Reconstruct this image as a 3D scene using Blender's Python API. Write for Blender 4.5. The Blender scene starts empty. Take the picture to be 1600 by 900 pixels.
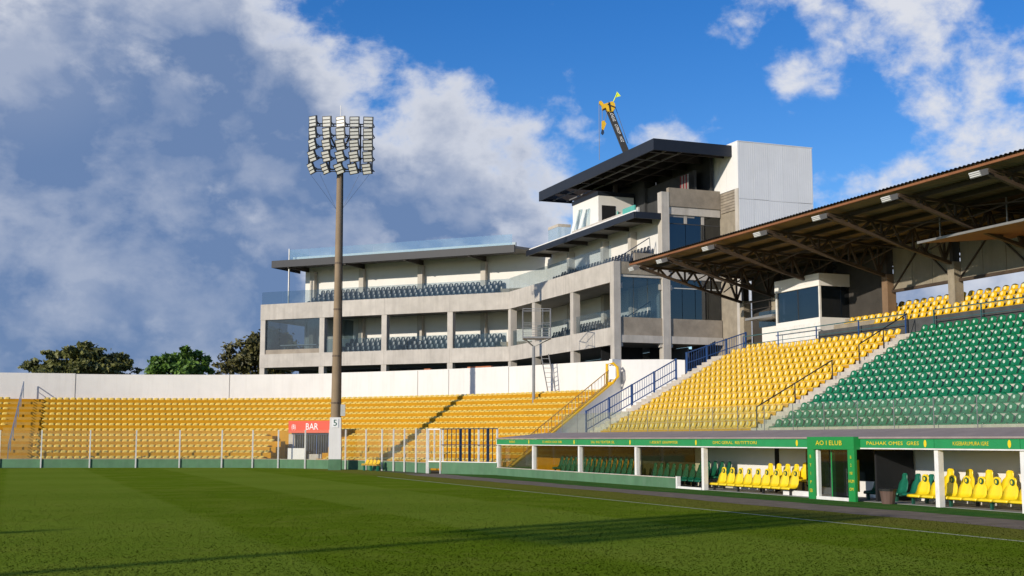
import bpy, bmesh, math, random
from mathutils import Vector as V
random.seed(7)
scene = bpy.context.scene
C = scene.collection
# ------------------------------------------------------------------ camera
CAMH, FPX = 2.1, 2000.0
PIT, YAW = math.atan(237/FPX), math.radians(21.2)
cam = bpy.data.cameras.new('camera'); camo = bpy.data.objects.new('camera', cam); C.objects.link(camo)
camo.location = (0, 0, CAMH); camo.rotation_euler = (math.pi/2+PIT, 0, -YAW)
cam.sensor_width = 36; cam.lens = 36*FPX/1600; cam.clip_end = 6000; cam.clip_start = .1
scene.camera = camo
FWD = V((math.sin(YAW), math.cos(YAW), 0)); RGT = V((math.cos(YAW), -math.sin(YAW), 0))
def ray(px, py):
    a, b = px-800, 450-py
    f = FPX*math.cos(PIT)-b*math.sin(PIT); z = FPX*math.sin(PIT)+b*math.cos(PIT)
    return FWD*f+RGT*a+V((0, 0, z))
def atX(px, py, X): d = ray(px, py); return V((0, 0, CAMH))+d*(X/d.x)
def atY(px, py, Y): d = ray(px, py); return V((0, 0, CAMH))+d*(Y/d.y)
def atD(px, D, z=0):
    d = ray(px, 690); k = D/(d.x*FWD.x+d.y*FWD.y); return V((d.x*k, d.y*k, z))
# ------------------------------------------------------------------ light
SUN_DIR = V((.913, .407, 0)).normalized()          # horizontal travel of the light
SUN_EL = math.radians(17)
sun = bpy.data.lights.new('sun', 'SUN'); suno = bpy.data.objects.new('sun', sun); C.objects.link(suno)
sun.energy = 4.2; sun.angle = math.radians(.53); sun.color = (1, .895, .74)
ldir = SUN_DIR*math.cos(SUN_EL)-V((0, 0, math.sin(SUN_EL)))
suno.rotation_euler = ldir.to_track_quat('-Z', 'Y').to_euler(); suno.location = (-40, -20, 60)
scene.view_settings.view_transform = 'Standard'; scene.view_settings.look = 'None'
scene.view_settings.exposure = 0; scene.view_settings.gamma = 1; scene.view_settings.use_curve_mapping = False
scene.render.engine = 'CYCLES'
try:
    scene.cycles.transparent_max_bounces = 24; scene.cycles.max_bounces = 8
except Exception: pass
# ------------------------------------------------------------------ world: sky with cumulus
W = bpy.data.worlds.new('World'); scene.world = W; W.use_nodes = True
def build_world():
    nt = W.node_tree; N = nt.nodes; N.clear(); L = nt.links.new
    def nd(t, **k):
        n = N.new(t)
        for a, b in k.items(): setattr(n, a, b)
        return n
    def setin(s, v):
        if hasattr(v, 'is_output') or isinstance(v, bpy.types.NodeSocket): L(v, s)
        else: s.default_value = v
    def M(op, a, b=0., c=None, clamp=False):
        n = nd('ShaderNodeMath', operation=op, use_clamp=clamp); setin(n.inputs[0], a); setin(n.inputs[1], b)
        if c is not None: setin(n.inputs[2], c)
        return n.outputs[0]
    def VM(op, a, b=(0, 0, 0)):
        n = nd('ShaderNodeVectorMath', operation=op); setin(n.inputs[0], a); setin(n.inputs[1], b)
        return n.outputs['Value'] if op == 'DOT_PRODUCT' else n.outputs[0]
    def sm(v, a, b, lo=0., hi=1.):
        n = nd('ShaderNodeMapRange', interpolation_type='SMOOTHSTEP'); setin(n.inputs[0], v)
        n.inputs[1].default_value = a; n.inputs[2].default_value = b; n.inputs[3].default_value = lo; n.inputs[4].default_value = hi
        return n.outputs[0]
    def mixc(f, a, b):
        n = nd('ShaderNodeMix', data_type='RGBA'); setin(n.inputs[0], f); setin(n.inputs[6], a); setin(n.inputs[7], b)
        return n.outputs[2]
    tc = nd('ShaderNodeTexCoord'); d = VM('NORMALIZE', tc.outputs['Generated'])
    sky = nd('ShaderNodeTexSky', sky_type='NISHITA', sun_disc=False)
    sky.sun_elevation = math.radians(24); sky.sun_rotation = math.atan2(-SUN_DIR.x, -SUN_DIR.y)
    sky.air_density = 1.0; sky.dust_density = .2; sky.ozone_density = 3.5; sky.altitude = 600
    hs = nd('ShaderNodeHueSaturation'); hs.inputs['Saturation'].default_value = SKY_SAT; hs.inputs['Value'].default_value = SKY_VAL
    hs.inputs['Hue'].default_value = .512; L(sky.outputs[0], hs.inputs['Color'])
    def fbm(vec, scale, det, rough, off=(0, 0, 0)):
        n = nd('ShaderNodeTexNoise', noise_dimensions='3D'); n.inputs['Scale'].default_value = scale
        n.inputs['Detail'].default_value = det; n.inputs['Roughness'].default_value = rough
        setin(n.inputs['Vector'], VM('ADD', vec, off)); return n.outputs['Fac']
    sq = VM('MULTIPLY', d, (1, 1, 1.35))
    def px_dir(px, py): return tuple(ray(px, py).normalized())
    # where the cloud banks stand (direction, angular radius, weight)
    banks = [(-150, 420, 560, .42), (260, 330, 420, .36), (560, 310, 290, .28), (790, 310, 170, .24), (880, 215, 85, .16), (150, 40, 260, .26),
             (-500, 200, 600, .3), (1190, 10, 130, .165), (1330, 45, 140, .185), (1470, 90, 140, .20), (1590, 60, 120, .165), (1230, 105, 60, .16), (1770, 100, 200, .19),
             (1500, 350, 190, .25), (1340, 370, 150, .22), (1640, 320, 180, .25), (1830, 310, 200, .24), (1075, 235, 100, .145), (915, 128, 50, .13), (720, 400, 270, .27), (1520, 440, 230, .27), (1800, 440, 260, .27), (640, 20, 40, .07), (980, 5, 60, .10)]
    bias = None
    for bx_, by_, r, w in banks:
        dp = VM('DOT_PRODUCT', d, px_dir(bx_, by_))
        b = sm(dp, math.cos(r*1.25/FPX), math.cos(r*.25/FPX), 0, w)
        bias = b if bias is None else M('MAXIMUM', bias, b)
    # elsewhere the sky carries the same broken cumulus
    gen = sm(fbm(d, 1.3, 2, .5, (3, 1, 7)), .45, .65, 0, .26)
    infr = sm(VM('DOT_PRODUCT', d, px_dir(800, 330)), math.cos(.75), math.cos(.5), 0, 1)
    gen = M('MULTIPLY', gen, M('SUBTRACT', 1., infr))
    bias = M('MAXIMUM', bias, gen)
    warp = nd('ShaderNodeTexNoise', noise_dimensions='3D'); warp.inputs['Scale'].default_value = 7; warp.inputs['Detail'].default_value = 3
    L(sq, warp.inputs['Vector'])
    wv = VM('SCALE', VM('SUBTRACT', warp.outputs['Color'], (.5, .5, .5))); wv.node.inputs['Scale'].default_value = .035
    q = VM('ADD', sq, wv)
    n1 = fbm(q, 9, 9, .56); n2 = fbm(q, 22, 8, .6, (5, 2, 1))
    def dens(n1_, n2_): return M('ADD', M('ADD', M('MULTIPLY', n1_, .62), M('MULTIPLY', n2_, .26)), bias)
    D = dens(n1, n2)
    so = tuple(V((-SUN_DIR.x*.018, -SUN_DIR.y*.018, .028)))
    D2 = dens(fbm(q, 9, 6, .56, so), fbm(q, 22, 6, .6, (5+so[0], 2+so[1], 1+so[2])))
    alpha = sm(D, .55, .67)
    thick = sm(D, .585, .80)
    lit = sm(M('SUBTRACT', D, D2), -.05, .075)
    # the great bank in the south-west is thick enough to be dark underneath
    dk = M('MAXIMUM', sm(VM('DOT_PRODUCT', d, px_dir(1560, 480)), math.cos(260/FPX), math.cos(90/FPX), 0, .8), M('MAXIMUM', sm(VM('DOT_PRODUCT', d, px_dir(120, 430)), math.cos(800/FPX), math.cos(380/FPX)), sm(VM('DOT_PRODUCT', d, px_dir(660, 420)), math.cos(430/FPX), math.cos(150/FPX))))
    tx = sm(fbm(q, 6.5, 6, .52, (9, 4, 2)), .34, .68, -.26, .2)
    tx2 = sm(fbm(q, 17, 6, .55, (1, 8, 3)), .33, .70, -.16, .12)
    body = M('ADD', M('ADD', M('MULTIPLY', dk, .76), .36), M('MULTIPLY', M('ADD', tx, tx2), M('ADD', M('MULTIPLY', dk, .5), .45)))
    shade = M('MULTIPLY', thick, body)
    shade = M('SUBTRACT', shade, M('MULTIPLY', lit, M('SUBTRACT', .30, M('MULTIPLY', dk, .14))), clamp=True)
    topb = sm(VM('DOT_PRODUCT', d, px_dir(20, 10)), math.cos(230/FPX), math.cos(40/FPX), 0, .12)
    shade = M('SUBTRACT', shade, topb, clamp=True)
    shade = M('MAXIMUM', shade, M('MULTIPLY', M('MULTIPLY', dk, thick), .62))
    col = mixc(shade, CLOUD_LIT, CLOUD_DARK)
    hz = nd('ShaderNodeSeparateXYZ'); L(d, hz.inputs[0])
    up = sm(hz.outputs[2], -.02, .03)
    fin = mixc(M('MULTIPLY', alpha, M('MULTIPLY', up, .97)), hs.outputs[0], col)
    bg = nd('ShaderNodeBackground'); bg.inputs['Strength'].default_value = .1
    out = nd('ShaderNodeOutputWorld'); L(fin, bg.inputs['Color']); L(bg.outputs[0], out.inputs['Surface'])
SKY_SAT, SKY_VAL = 1.33, 1.3
CLOUD_LIT = (7.3, 7.5, 8.1, 1); CLOUD_DARK = (1.45, 2.3, 4.2, 1)
build_world()
# ------------------------------------------------------------------ materials
MATS = {}
def mat(name, col, rough=.6, spec=.5, var=.12, scale=3., bump=0., bscale=40., metal=0., streak=0., streakcol=None, coat=0., grime=None):
    if name in MATS: return MATS[name]
    m = bpy.data.materials.new(name); m.use_nodes = True; nt = m.node_tree; N = nt.nodes; L = nt.links.new
    p = N['Principled BSDF']; p.inputs['Roughness'].default_value = rough; p.inputs['Metallic'].default_value = metal
    p.inputs['Specular IOR Level'].default_value = spec; p.inputs['Coat Weight'].default_value = coat
    geo = N.new('ShaderNodeNewGeometry'); oi = N.new('ShaderNodeObjectInfo')
    n = N.new('ShaderNodeTexNoise'); n.inputs['Scale'].default_value = scale; n.inputs['Detail'].default_value = 5; n.inputs['Roughness'].default_value = .62
    L(geo.outputs['Position'], n.inputs['Vector'])
    r = N.new('ShaderNodeMapRange'); L(n.outputs['Fac'], r.inputs[0]); r.inputs[1].default_value = .28; r.inputs[2].default_value = .72
    r.inputs[3].default_value = 1-var; r.inputs[4].default_value = 1+var
    a = N.new('ShaderNodeMath'); a.operation = 'MULTIPLY_ADD'; L(oi.outputs['Random'], a.inputs[0]); a.inputs[1].default_value = var*.7; a.inputs[2].default_value = 1-var*.35
    b = N.new('ShaderNodeMath'); b.operation = 'MULTIPLY'; L(r.outputs[0], b.inputs[0]); L(a.outputs[0], b.inputs[1])
    mx = N.new('ShaderNodeVectorMath'); mx.operation = 'SCALE'; mx.inputs[0].default_value = col[:3]; L(b.outputs[0], mx.inputs['Scale'])
    cur = mx.outputs[0]
    if streak or grime:
        mp = N.new('ShaderNodeVectorMath'); mp.operation = 'MULTIPLY'; L(geo.outputs['Position'], mp.inputs[0])
        mp.inputs[1].default_value = (1.7, 1.7, .14) if streak else (.9, .9, .9)
        s = N.new('ShaderNodeTexNoise'); s.inputs['Scale'].default_value = 1.6; s.inputs['Detail'].default_value = 6; s.inputs['Roughness'].default_value = .68
        L(mp.outputs[0], s.inputs['Vector'])
        sr = N.new('ShaderNodeMapRange'); L(s.outputs['Fac'], sr.inputs[0]); sr.inputs[1].default_value = .48; sr.inputs[2].default_value = .72; sr.inputs[4].default_value = streak or .5
        mm = N.new('ShaderNodeMix'); mm.data_type = 'RGBA'; L(sr.outputs[0], mm.inputs[0]); L(cur, mm.inputs[6])
        mm.inputs[7].default_value = (*(streakcol or grime or [c*.5 for c in col[:3]]), 1); cur = mm.outputs[2]
    L(cur, p.inputs['Base Color'])
    if bump:
        bn = N.new('ShaderNodeTexNoise'); bn.inputs['Scale'].default_value = bscale; bn.inputs['Detail'].default_value = 4; L(geo.outputs['Position'], bn.inputs['Vector'])
        bb = N.new('ShaderNodeBump'); bb.inputs['Strength'].default_value = bump; bb.inputs['Distance'].default_value = .03
        L(bn.outputs['Fac'], bb.inputs['Height']); L(bb.outputs[0], p.inputs['Normal'])
    MATS[name] = m; return m
def glass(name, tint, refl=.12, body=(.1, .2, .22), opac=.0):
    if name in MATS: return MATS[name]
    m = bpy.data.materials.new(name); m.use_nodes = True; nt = m.node_tree; N = nt.nodes; N.clear(); L = nt.links.new
    tr = N.new('ShaderNodeBsdfTransparent'); tr.inputs[0].default_value = (*tint, 1)
    gl = N.new('ShaderNodeBsdfGlossy'); gl.inputs['Roughness'].default_value = .03; gl.inputs['Color'].default_value = (.9, .95, 1, 1)
    lf = N.new('ShaderNodeLayerWeight'); lf.inputs['Blend'].default_value = .5; lw = N.new('ShaderNodeMath'); lw.operation = 'POWER'; L(lf.outputs['Facing'], lw.inputs[0]); lw.inputs[1].default_value = 4.
    ad = N.new('ShaderNodeMath'); ad.operation = 'MULTIPLY_ADD'; L(lw.outputs[0], ad.inputs[0]); ad.inputs[1].default_value = .26; ad.inputs[2].default_value = refl; ad.use_clamp = True
    df = N.new('ShaderNodeBsdfDiffuse'); df.inputs[0].default_value = (*body, 1)
    m0 = N.new('ShaderNodeMixShader'); m0.inputs[0].default_value = opac; L(tr.outputs[0], m0.inputs[1]); L(df.outputs[0], m0.inputs[2])
    m1 = N.new('ShaderNodeMixShader'); L(ad.outputs[0], m1.inputs[0]); L(m0.outputs[0], m1.inputs[1]); L(gl.outputs[0], m1.inputs[2])
    o = N.new('ShaderNodeOutputMaterial'); L(m1.outputs[0], o.inputs['Surface']); MATS[name] = m; return m
CONC = mat('concrete', (.50, .465, .415), .85, .3, .14, .9, .25, 30, streak=.5, streakcol=(.31, .285, .25))
CONC2 = mat('raw_concrete', (.30, .26, .20), .9, .3, .22, 1.3, .5, 14, streak=.45, streakcol=(.19, .165, .125))
BOARD = mat('board_marked_concrete', (.29, .25, .2), .9, .3, .25, 1.1, .5, 10)
PAVE = mat('aisle_concrete', (.52, .47, .40), .85, .3, .15, 2, .2, 30, grime=(.34, .3, .25))
WHITE = mat('white_render', (.8, .785, .76), .8, .3, .045, .5, .1, 12, streak=.2, streakcol=(.62, .6, .57))
WALLW = mat('wall_whitewash', (.72, .71, .695), .85, .3, .05, .45, .12, 10, streak=.3, streakcol=(.55, .53, .5))
INTW = mat('interior_white', (.74, .73, .7), .8, .3, .05, .7)
CLAD = mat('cladding_white', (.78, .79, .8), .45, .4, .04, .6, streak=.12, streakcol=(.62, .63, .65))
CLADW = mat('white_cladding', (.8, .8, .79), .5, .4, .03, .6)
WPOST = mat('white_paint', (.78, .77, .74), .5, .4, .08, 3, grime=(.55, .53, .48))
FASC = mat('dark_fascia', (.014, .018, .028), .5, .35, .14, 1.2)
SOFF = mat('soffit_dark', (.05, .05, .052), .7, .4, .2, 1)
SOFL = mat('soffit_grey', (.26, .25, .24), .7, .4, .15, 1.5)
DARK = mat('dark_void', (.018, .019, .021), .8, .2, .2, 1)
RUST = mat('brown_steel', (.06, .042, .03), .6, .4, .3, 2.5, grime=(.1, .062, .035))
RUSTD = mat('dark_steel', (.045, .036, .03), .6, .4, .25, 2)
GUTT = mat('orange_gutter', (.24, .095, .035), .6, .4, .2, 2, grime=(.25, .1, .05))
SHEET = mat('roof_sheet', (.24, .175, .095), .65, .4, .25, .8, grime=(.14, .1, .055))
PLY = mat('brown_panel', (.27, .115, .045), .6, .4, .2, 1.2, grime=(.19, .08, .035))
YEL = mat('yellow_plastic', (.74, .45, .012), .2, .5, .09, 4)
YELB = mat('yellow_plastic_bright', (.86, .62, .015), .25, .5, .05, 4)
YELP = mat('yellow_seat_pale', (.80, .58, .12), .3, .5, .14, 3)
GRN = mat('green_plastic', (.008, .15, .06), .15, .5, .12, 4)
GRND = mat('green_plastic_dark', (.01, .13, .08), .32, .5, .1, 4)
AMBER = mat('amber_paint', (.52, .25, .008), .8, .15, .1, 1.6, .1, 20, streak=.4, streakcol=(.44, .195, .01))
AMBY = mat('amber_riser', (.55, .29, .012), .8, .15, .1, 1.6, grime=(.55, .3, .04))
GPAINT = mat('green_paint', (.012, .25, .055), .45, .45, .06, 2)
GFASC = mat('green_fascia', (.02, .27, .085), .45, .45, .06, 2)
GWALL = mat('green_wall', (.085, .185, .10), .8, .3, .14, 1.4, .1, 20, streak=.4, streakcol=(.14, .21, .15))
BLUE = mat('blue_paint', (.02, .075, .25), .45, .5, .1, 3)
NAVY = mat('navy_paint', (.012, .03, .075), .45, .5, .1, 3)
BLK = mat('black_metal', (.02, .02, .02), .45, .5, .1, 3)
GREYM = mat('grey_metal', (.3, .3, .3), .45, .5, .1, 3, metal=.4)
PALEM = mat('pale_metal', (.5, .5, .47), .45, .5, .1, 3)
YELR = mat('ochre_rail', (.5, .28, .06), .5, .5, .12, 3)
DSEAT = mat('navy_seat', (.02, .026, .038), .35, .5, .15, 4)
POLE = mat('pole_concrete', (.25, .185, .12), .85, .3, .15, .7, .2, 20, streak=.4, streakcol=(.17, .12, .075))
ROOFG = mat('shelter_roof', (.34, .28, .26), .8, .3, .12, 1.2, grime=(.25, .21, .2))
RED = mat('red_sign', (.68, .07, .03), .45, .5, .06, 1)
PWHITE = mat('print_white', (.85, .85, .85), .5, .3, .02, 1)
PYEL = mat('print_yellow', (.78, .6, .02), .5, .3, .04, 1)
PDK = mat('print_dark_green', (.01, .09, .05), .5, .3, .04, 1)
LENS = mat('lamp_lens', (.56, .56, .53), .25, .5, .06, 5)
CRY = mat('crane_yellow', (.72, .43, .01), .4, .5, .12, 2, grime=(.5, .28, .02))
NEON = mat('flag_yellow', (.72, .85, .05), .7, .3, .1, 5)
BARK = mat('bark', (.1, .07, .045), .9, .2, .25, 6)
ORNG = mat('orange_wood', (.5, .2, .05), .7, .3, .2, 3)
MAROON = mat('maroon_cloth', (.2, .03, .035), .8, .3, .2, 3)
BINM = mat('brown_bin', (.12, .075, .06), .5, .4, .1, 3)
BOARDW = mat('foam_board', (.76, .8, .78), .5, .4, .05, 2)
TEAL = mat('teal_board', (.1, .42, .36), .5, .4, .08, 2)
GLB = glass('balcony_glass', (.80, .85, .87), .025, (.06, .10, .14), .08)
GLR = glass('roof_glass', (.86, .93, .95), .06, (.4, .5, .54), .10)
GLW = glass('window_glass', (.62, .68, .70), .08, (.05, .07, .08), .1)
GLD = glass('dark_glass', (.30, .34, .38), .10, (.01, .015, .02), .2)
GLF = glass('fence_glass', (.96, .965, .95), .01, (.6, .56, .48), .035)
GLS = glass('screen_glass', (.93, .96, .93), .01, (.42, .5, .38), .055)
GLDG = glass('dugout_glass', (.86, .85, .76), .02, (.12, .09, .03), .03)
def turf_material(name, pitch):
    m = bpy.data.materials.new(name); m.use_nodes = True; nt = m.node_tree; N = nt.nodes; L = nt.links.new
    p = N['Principled BSDF']; p.inputs['Roughness'].default_value = 1; p.inputs['Specular IOR Level'].default_value = 0.
    g = N.new('ShaderNodeNewGeometry'); sx = N.new('ShaderNodeSeparateXYZ'); L(g.outputs['Position'], sx.inputs[0])
    def noise(s, det=5, r=.6, vec=None):
        n = N.new('ShaderNodeTexNoise'); n.inputs['Scale'].default_value = s; n.inputs['Detail'].default_value = det; n.inputs['Roughness'].default_value = r
        L(vec or g.outputs['Position'], n.inputs['Vector']); return n.outputs['Fac']
    def math_(op, a, b):
        n = N.new('ShaderNodeMath'); n.operation = op
        for i, v in enumerate((a, b)):
            if isinstance(v, (int, float)): n.inputs[i].default_value = v
            else: L(v, n.inputs[i])
        return n.outputs[0]
    def mr(v, a, b, c, d):
        n = N.new('ShaderNodeMapRange'); n.interpolation_type = 'SMOOTHSTEP'; L(v, n.inputs[0])
        for i, x in enumerate((a, b, c, d)): n.inputs[i+1].default_value = x
        return n.outputs[0]
    def mix(f, a, b):
        n = N.new('ShaderNodeMix'); n.data_type = 'RGBA'
        for s, v in ((0, f), (6, a), (7, b)):
            if isinstance(v, (int, float)) or isinstance(v, tuple): n.inputs[s].default_value = v
            else: L(v, n.inputs[s])
        return n.outputs[2]
    if pitch:
        w = math_('ADD', sx.outputs[0], math_('MULTIPLY', noise(.5, 2), .5))
        st = mr(math_('SINE', math_('MULTIPLY', w, math.pi/5.2), 0), -.12, .12, 0, 1)
        w2 = math_('ADD', sx.outputs[1], math_('MULTIPLY', noise(.4, 2), .6))
        st2 = mr(math_('SINE', math_('MULTIPLY', w2, math.pi/6.0), 0), -.15, .15, 0, 1)
        base = mix(st, (.135, .205, .011, 1), (.18, .252, .024, 1))
        base = mix(math_('MULTIPLY', st2, .22), base, (.108, .18, .009, 1))
        f1 = mr(noise(.35, 6, .65), .42, .68, 0, .55); base = mix(f1, base, (.205, .25, .028, 1))
        f2 = mr(noise(1.6, 6, .7), .52, .75, 0, .45); base = mix(f2, base, (.25, .25, .05, 1))
        # wear beside the touchline
        wr = mr(math_('ADD', sx.outputs[0], math_('MULTIPLY', noise(.6, 4), 1.5)), 19.8, 21.5, 0, .75)
        base = mix(wr, base, mix(noise(2.5, 5), (.2, .175, .03, 1), (.165, .155, .036, 1)))
    else:
        base = mix(mr(noise(.8, 6, .65), .35, .7, 0, 1), (.05, .14, .028, 1), (.095, .165, .04, 1))
    fine = mr(noise(26, 5, .7), .3, .7, .55, 1.45)
    n = N.new('ShaderNodeVectorMath'); n.operation = 'SCALE'; L(base, n.inputs[0]); L(fine, n.inputs['Scale']); L(n.outputs[0], p.inputs['Base Color'])
    b = N.new('ShaderNodeBump'); b.inputs['Strength'].default_value = .9; b.inputs['Distance'].default_value = .04; L(noise(22, 6, .7), b.inputs['Height']); L(b.outputs[0], p.inputs['Normal'])
    return m
PITCH = turf_material('pitch_turf', True); TURF = turf_material('green_carpet_turf', False)
TRACKM = mat('worn_track', (.19, .15, .11), .95, .2, .3, 1.6, .6, 18, grime=(.14, .125, .06))
SOIL = mat('ground_earth', (.1, .1, .05), .95, .2, .25, .3)
CHALK = mat('chalk_line', (.42, .44, .28), .9, .2, .35, 5)
# ------------------------------------------------------------------ mesh helpers
WL = {}
class MB:
    def __init__(s): s.v = []; s.f = []
    def hexa(s, a):   # 8 points: bottom ring 0-3, top ring 4-7
        n = len(s.v); s.v += [tuple(p) for p in a]
        for q in ((3, 2, 1, 0), (4, 5, 6, 7), (0, 1, 5, 4), (1, 2, 6, 5), (2, 3, 7, 6), (3, 0, 4, 7)): s.f.append([n+i for i in q])
        return s
    def box(s, x0, x1, y0, y1, z0, z1):
        return s.hexa([(x0, y0, z0), (x1, y0, z0), (x1, y1, z0), (x0, y1, z0), (x0, y0, z1), (x1, y0, z1), (x1, y1, z1), (x0, y1, z1)])
    def prism(s, pts, z0, z1):  # plan polygon extruded; z0/z1 scalars or lists
        n = len(s.v); k = len(pts); g = lambda z, i: z[i] if isinstance(z, (list, tuple)) else z
        s.v += [(p[0], p[1], g(z0, i)) for i, p in enumerate(pts)]+[(p[0], p[1], g(z1, i)) for i, p in enumerate(pts)]
        s.f.append([n+i for i in reversed(range(k))]); s.f.append([n+k+i for i in range(k)])
        for i in range(k): j = (i+1) % k; s.f.append([n+i, n+j, n+k+j, n+k+i])
        return s
    def bar(s, a, b, w, h=None, up=(0, 0, 1)):
        a, b = V(a), V(b); h = h or w; d = (b-a).normalized(); u = V(up)
        if abs(d.dot(u)) > .98: u = V((1, 0, 0))
        r = d.cross(u).normalized()*w/2; u = r.cross(d).normalized()*h/2
        return s.hexa([a-r-u, a+r-u, b+r-u, b-r-u, a-r+u, a+r+u, b+r+u, b-r+u])
    def tube(s, pts, r, n=6):
        pts = [V(p) for p in pts]; rs = r if isinstance(r, (list, tuple)) else [r]*len(pts); o = len(s.v)
        for i, p in enumerate(pts):
            d = (pts[min(i+1, len(pts)-1)]-pts[max(i-1, 0)]).normalized(); u = V((0, 0, 1)) if abs(d.z) < .9 else V((1, 0, 0))
            e = d.cross(u).normalized(); g = e.cross(d)
            for k in range(n): t = 2*math.pi*k/n; s.v.append(tuple(p+e*math.cos(t)*rs[i]+g*math.sin(t)*rs[i]))
        for i in range(len(pts)-1):
            for k in range(n): a = o+i*n+k; b = o+i*n+(k+1) % n; s.f.append([a, b, b+n, a+n])
        s.f.append([o+k for k in reversed(range(n))]); m = o+(len(pts)-1)*n; s.f.append([m+k for k in range(n)])
        return s
    def mesh(s, name, m, smooth=False, org=None):
        me = bpy.data.meshes.new(name)
        o = org or V((0, 0, 0)); me.from_pydata([(p[0]-o[0], p[1]-o[1], p[2]-o[2]) for p in s.v], [], s.f); me.update()
        b = bmesh.new(); b.from_mesh(me); bmesh.ops.recalc_face_normals(b, faces=b.faces); b.to_mesh(me); b.free()
        me.materials.append(m)
        if smooth: me.shade_smooth()
        return me
    def build(s, name, m, parent=None, smooth=False):
        xs = [p[0] for p in s.v]; ys = [p[1] for p in s.v]; zs = [p[2] for p in s.v]
        o = V(((min(xs)+max(xs))/2, (min(ys)+max(ys))/2, min(zs)))
        return place(name, s.mesh(name, m, smooth, o), o, parent)
def place(name, me, loc, parent=None, rotz=0.):
    o = bpy.data.objects.new(name, me); C.objects.link(o); loc = V(loc); WL[o.name] = loc
    if parent is not None: o.parent = parent; o.location = loc-WL[parent.name]
    else: o.location = loc
    if rotz: o.rotation_euler = (0, 0, rotz)
    return o
def tag(o, label, cat, group=None, kind=None):
    o['label'] = label; o['category'] = cat
    if group: o['group'] = group
    if kind: o['kind'] = kind
    return o
def thing(name, loc, label, cat, group=None): return tag(place(name, None, loc), label, cat, group)
def struct(o): o['kind'] = 'structure'; return o
def text_part(s, size, org, right, up, m, parent, name='lettering', width=None, out=.006, ext=.004):
    cu = bpy.data.curves.new('t', 'FONT'); cu.body = s; cu.size = 1; cu.extrude = 0; cu.align_x = 'CENTER'; cu.align_y = 'CENTER'; cu.resolution_u = 2
    ob = bpy.data.objects.new('t', cu); C.objects.link(ob); bpy.context.view_layer.update()
    me = bpy.data.meshes.new_from_object(ob.evaluated_get(bpy.context.evaluated_depsgraph_get()))
    bpy.data.objects.remove(ob); right = V(right).normalized(); up = V(up).normalized(); nrm = right.cross(up)
    xs = [v.co.x for v in me.vertices]; w = max(xs)-min(xs); k = (width/w) if width else size; o = V(org)
    for v in me.vertices: v.co = right*v.co.x*k+up*v.co.y*size+nrm*out
    me.materials.clear(); me.materials.append(m); me.name = name
    return place(name, me, o, parent)
# ------------------------------------------------------------------ ground
SIDE = 19.6; DX = 27.1
struct(MB().box(-700, 700, -400, 1500, -.6, -.02).build('ground', SOIL))
struct(MB().box(-75, 23.05, -25, 103, -.3, 0).build('pitch', PITCH))
def wob(x, amp, seed, y0=-25, y1=76, n=90):
    rr = random.Random(seed); ph = [rr.random()*6 for _ in range(4)]
    return [(x+amp*sum(math.sin(y*f+ph[i])/(i+1) for i, f in enumerate((.13, .37, .9, 2.1))), y) for y in (y0+(y1-y0)*k/n for k in range(n+1))]
def strip(a, b, z, name, m):
    mb = MB(); k = len(a); mb.v = [(p[0], p[1], z) for p in a]+[(p[0], p[1], z) for p in b]
    mb.f = [[i, k+i, k+i+1, i+1] for i in range(k-1)]; return struct(mb.build(name, m))
strip(wob(22.5, .16, 3), wob(25.2, .02, 4), .004, 'running_strip', TRACKM)
strip(wob(24.55, .14, 5), [(28.5, y) for _, y in wob(0, 0, 1)], .008, 'turf_strip', TURF)
strip([(SIDE, y) for y in [-25+k for k in range(98)]], [(SIDE+.11, y) for y in [-25+k for k in range(98)]], .0045, 'touchline', CHALK)
# ------------------------------------------------------------------ seat meshes
def shell_mesh(name, m, w=.43, dep=.38, bh=.25, rec=.1, pan=.05, nx=6, back_round=.55, thick=.03):
    """one moulded shell: front lip, dished pan, curved back with a rounded top; faces -x"""
    prof = [(0, pan*.3), (.02, pan), (dep*.35, pan*.75), (dep*.62, pan*.8), (dep*.78, pan+.06), (dep*.86, pan+bh*.45), (dep*.92, pan+bh*.8), (dep*.95, pan+bh*.96), (dep, pan+bh)]
    mb = MB(); rows = len(prof)
    for off in (0, 1):
        for i, (x, z) in enumerate(prof):
            t = max(0, (i-3)/(rows-4)); 
            for j in range(nx+1):
                u = j/nx*2-1; c = 1-u*u
                hw = w/2*(1-.06*t); zz = z
                if i >= 5: zz = z-bh*back_round*.6*(abs(u)**2.6)*((i-4)/(rows-5))
                xx = x-(.035*c*t if i > 3 else 0)
                if off: xx += thick*(.3+.7*t); zz -= thick*(1-t)
                mb.v.append((xx-dep/2, u*hw, zz))
    n = nx+1; tot = rows*n
    for o in (0, 1):
        for i in range(rows-1):
            for j in range(nx):
                a = o*tot+i*n+j; mb.f.append([a, a+1, a+n+1, a+n])
    for i in range(rows-1):
        for j in (0, nx): a = i*n+j; mb.f.append([a, a+n, a+n+tot, a+tot])
    for j in range(nx):
        for i in (0, rows-1): a = i*n+j; mb.f.append([a, a+1, a+1+tot, a+tot])
    return mb.mesh(name, m, True)
SEAT_Y = shell_mesh('yellow_seat', YEL, bh=.285); SEAT_G = shell_mesh('green_seat', GRN, w=.455, bh=.31)
SEAT_P = shell_mesh('bleacher_seat', YELP, .44, .36, .12, pan=.06, nx=3, back_round=.4)
SEAT_D = shell_mesh('navy_seat', DSEAT, .44, .42, .5, pan=.35, nx=3, back_round=.3)
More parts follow.
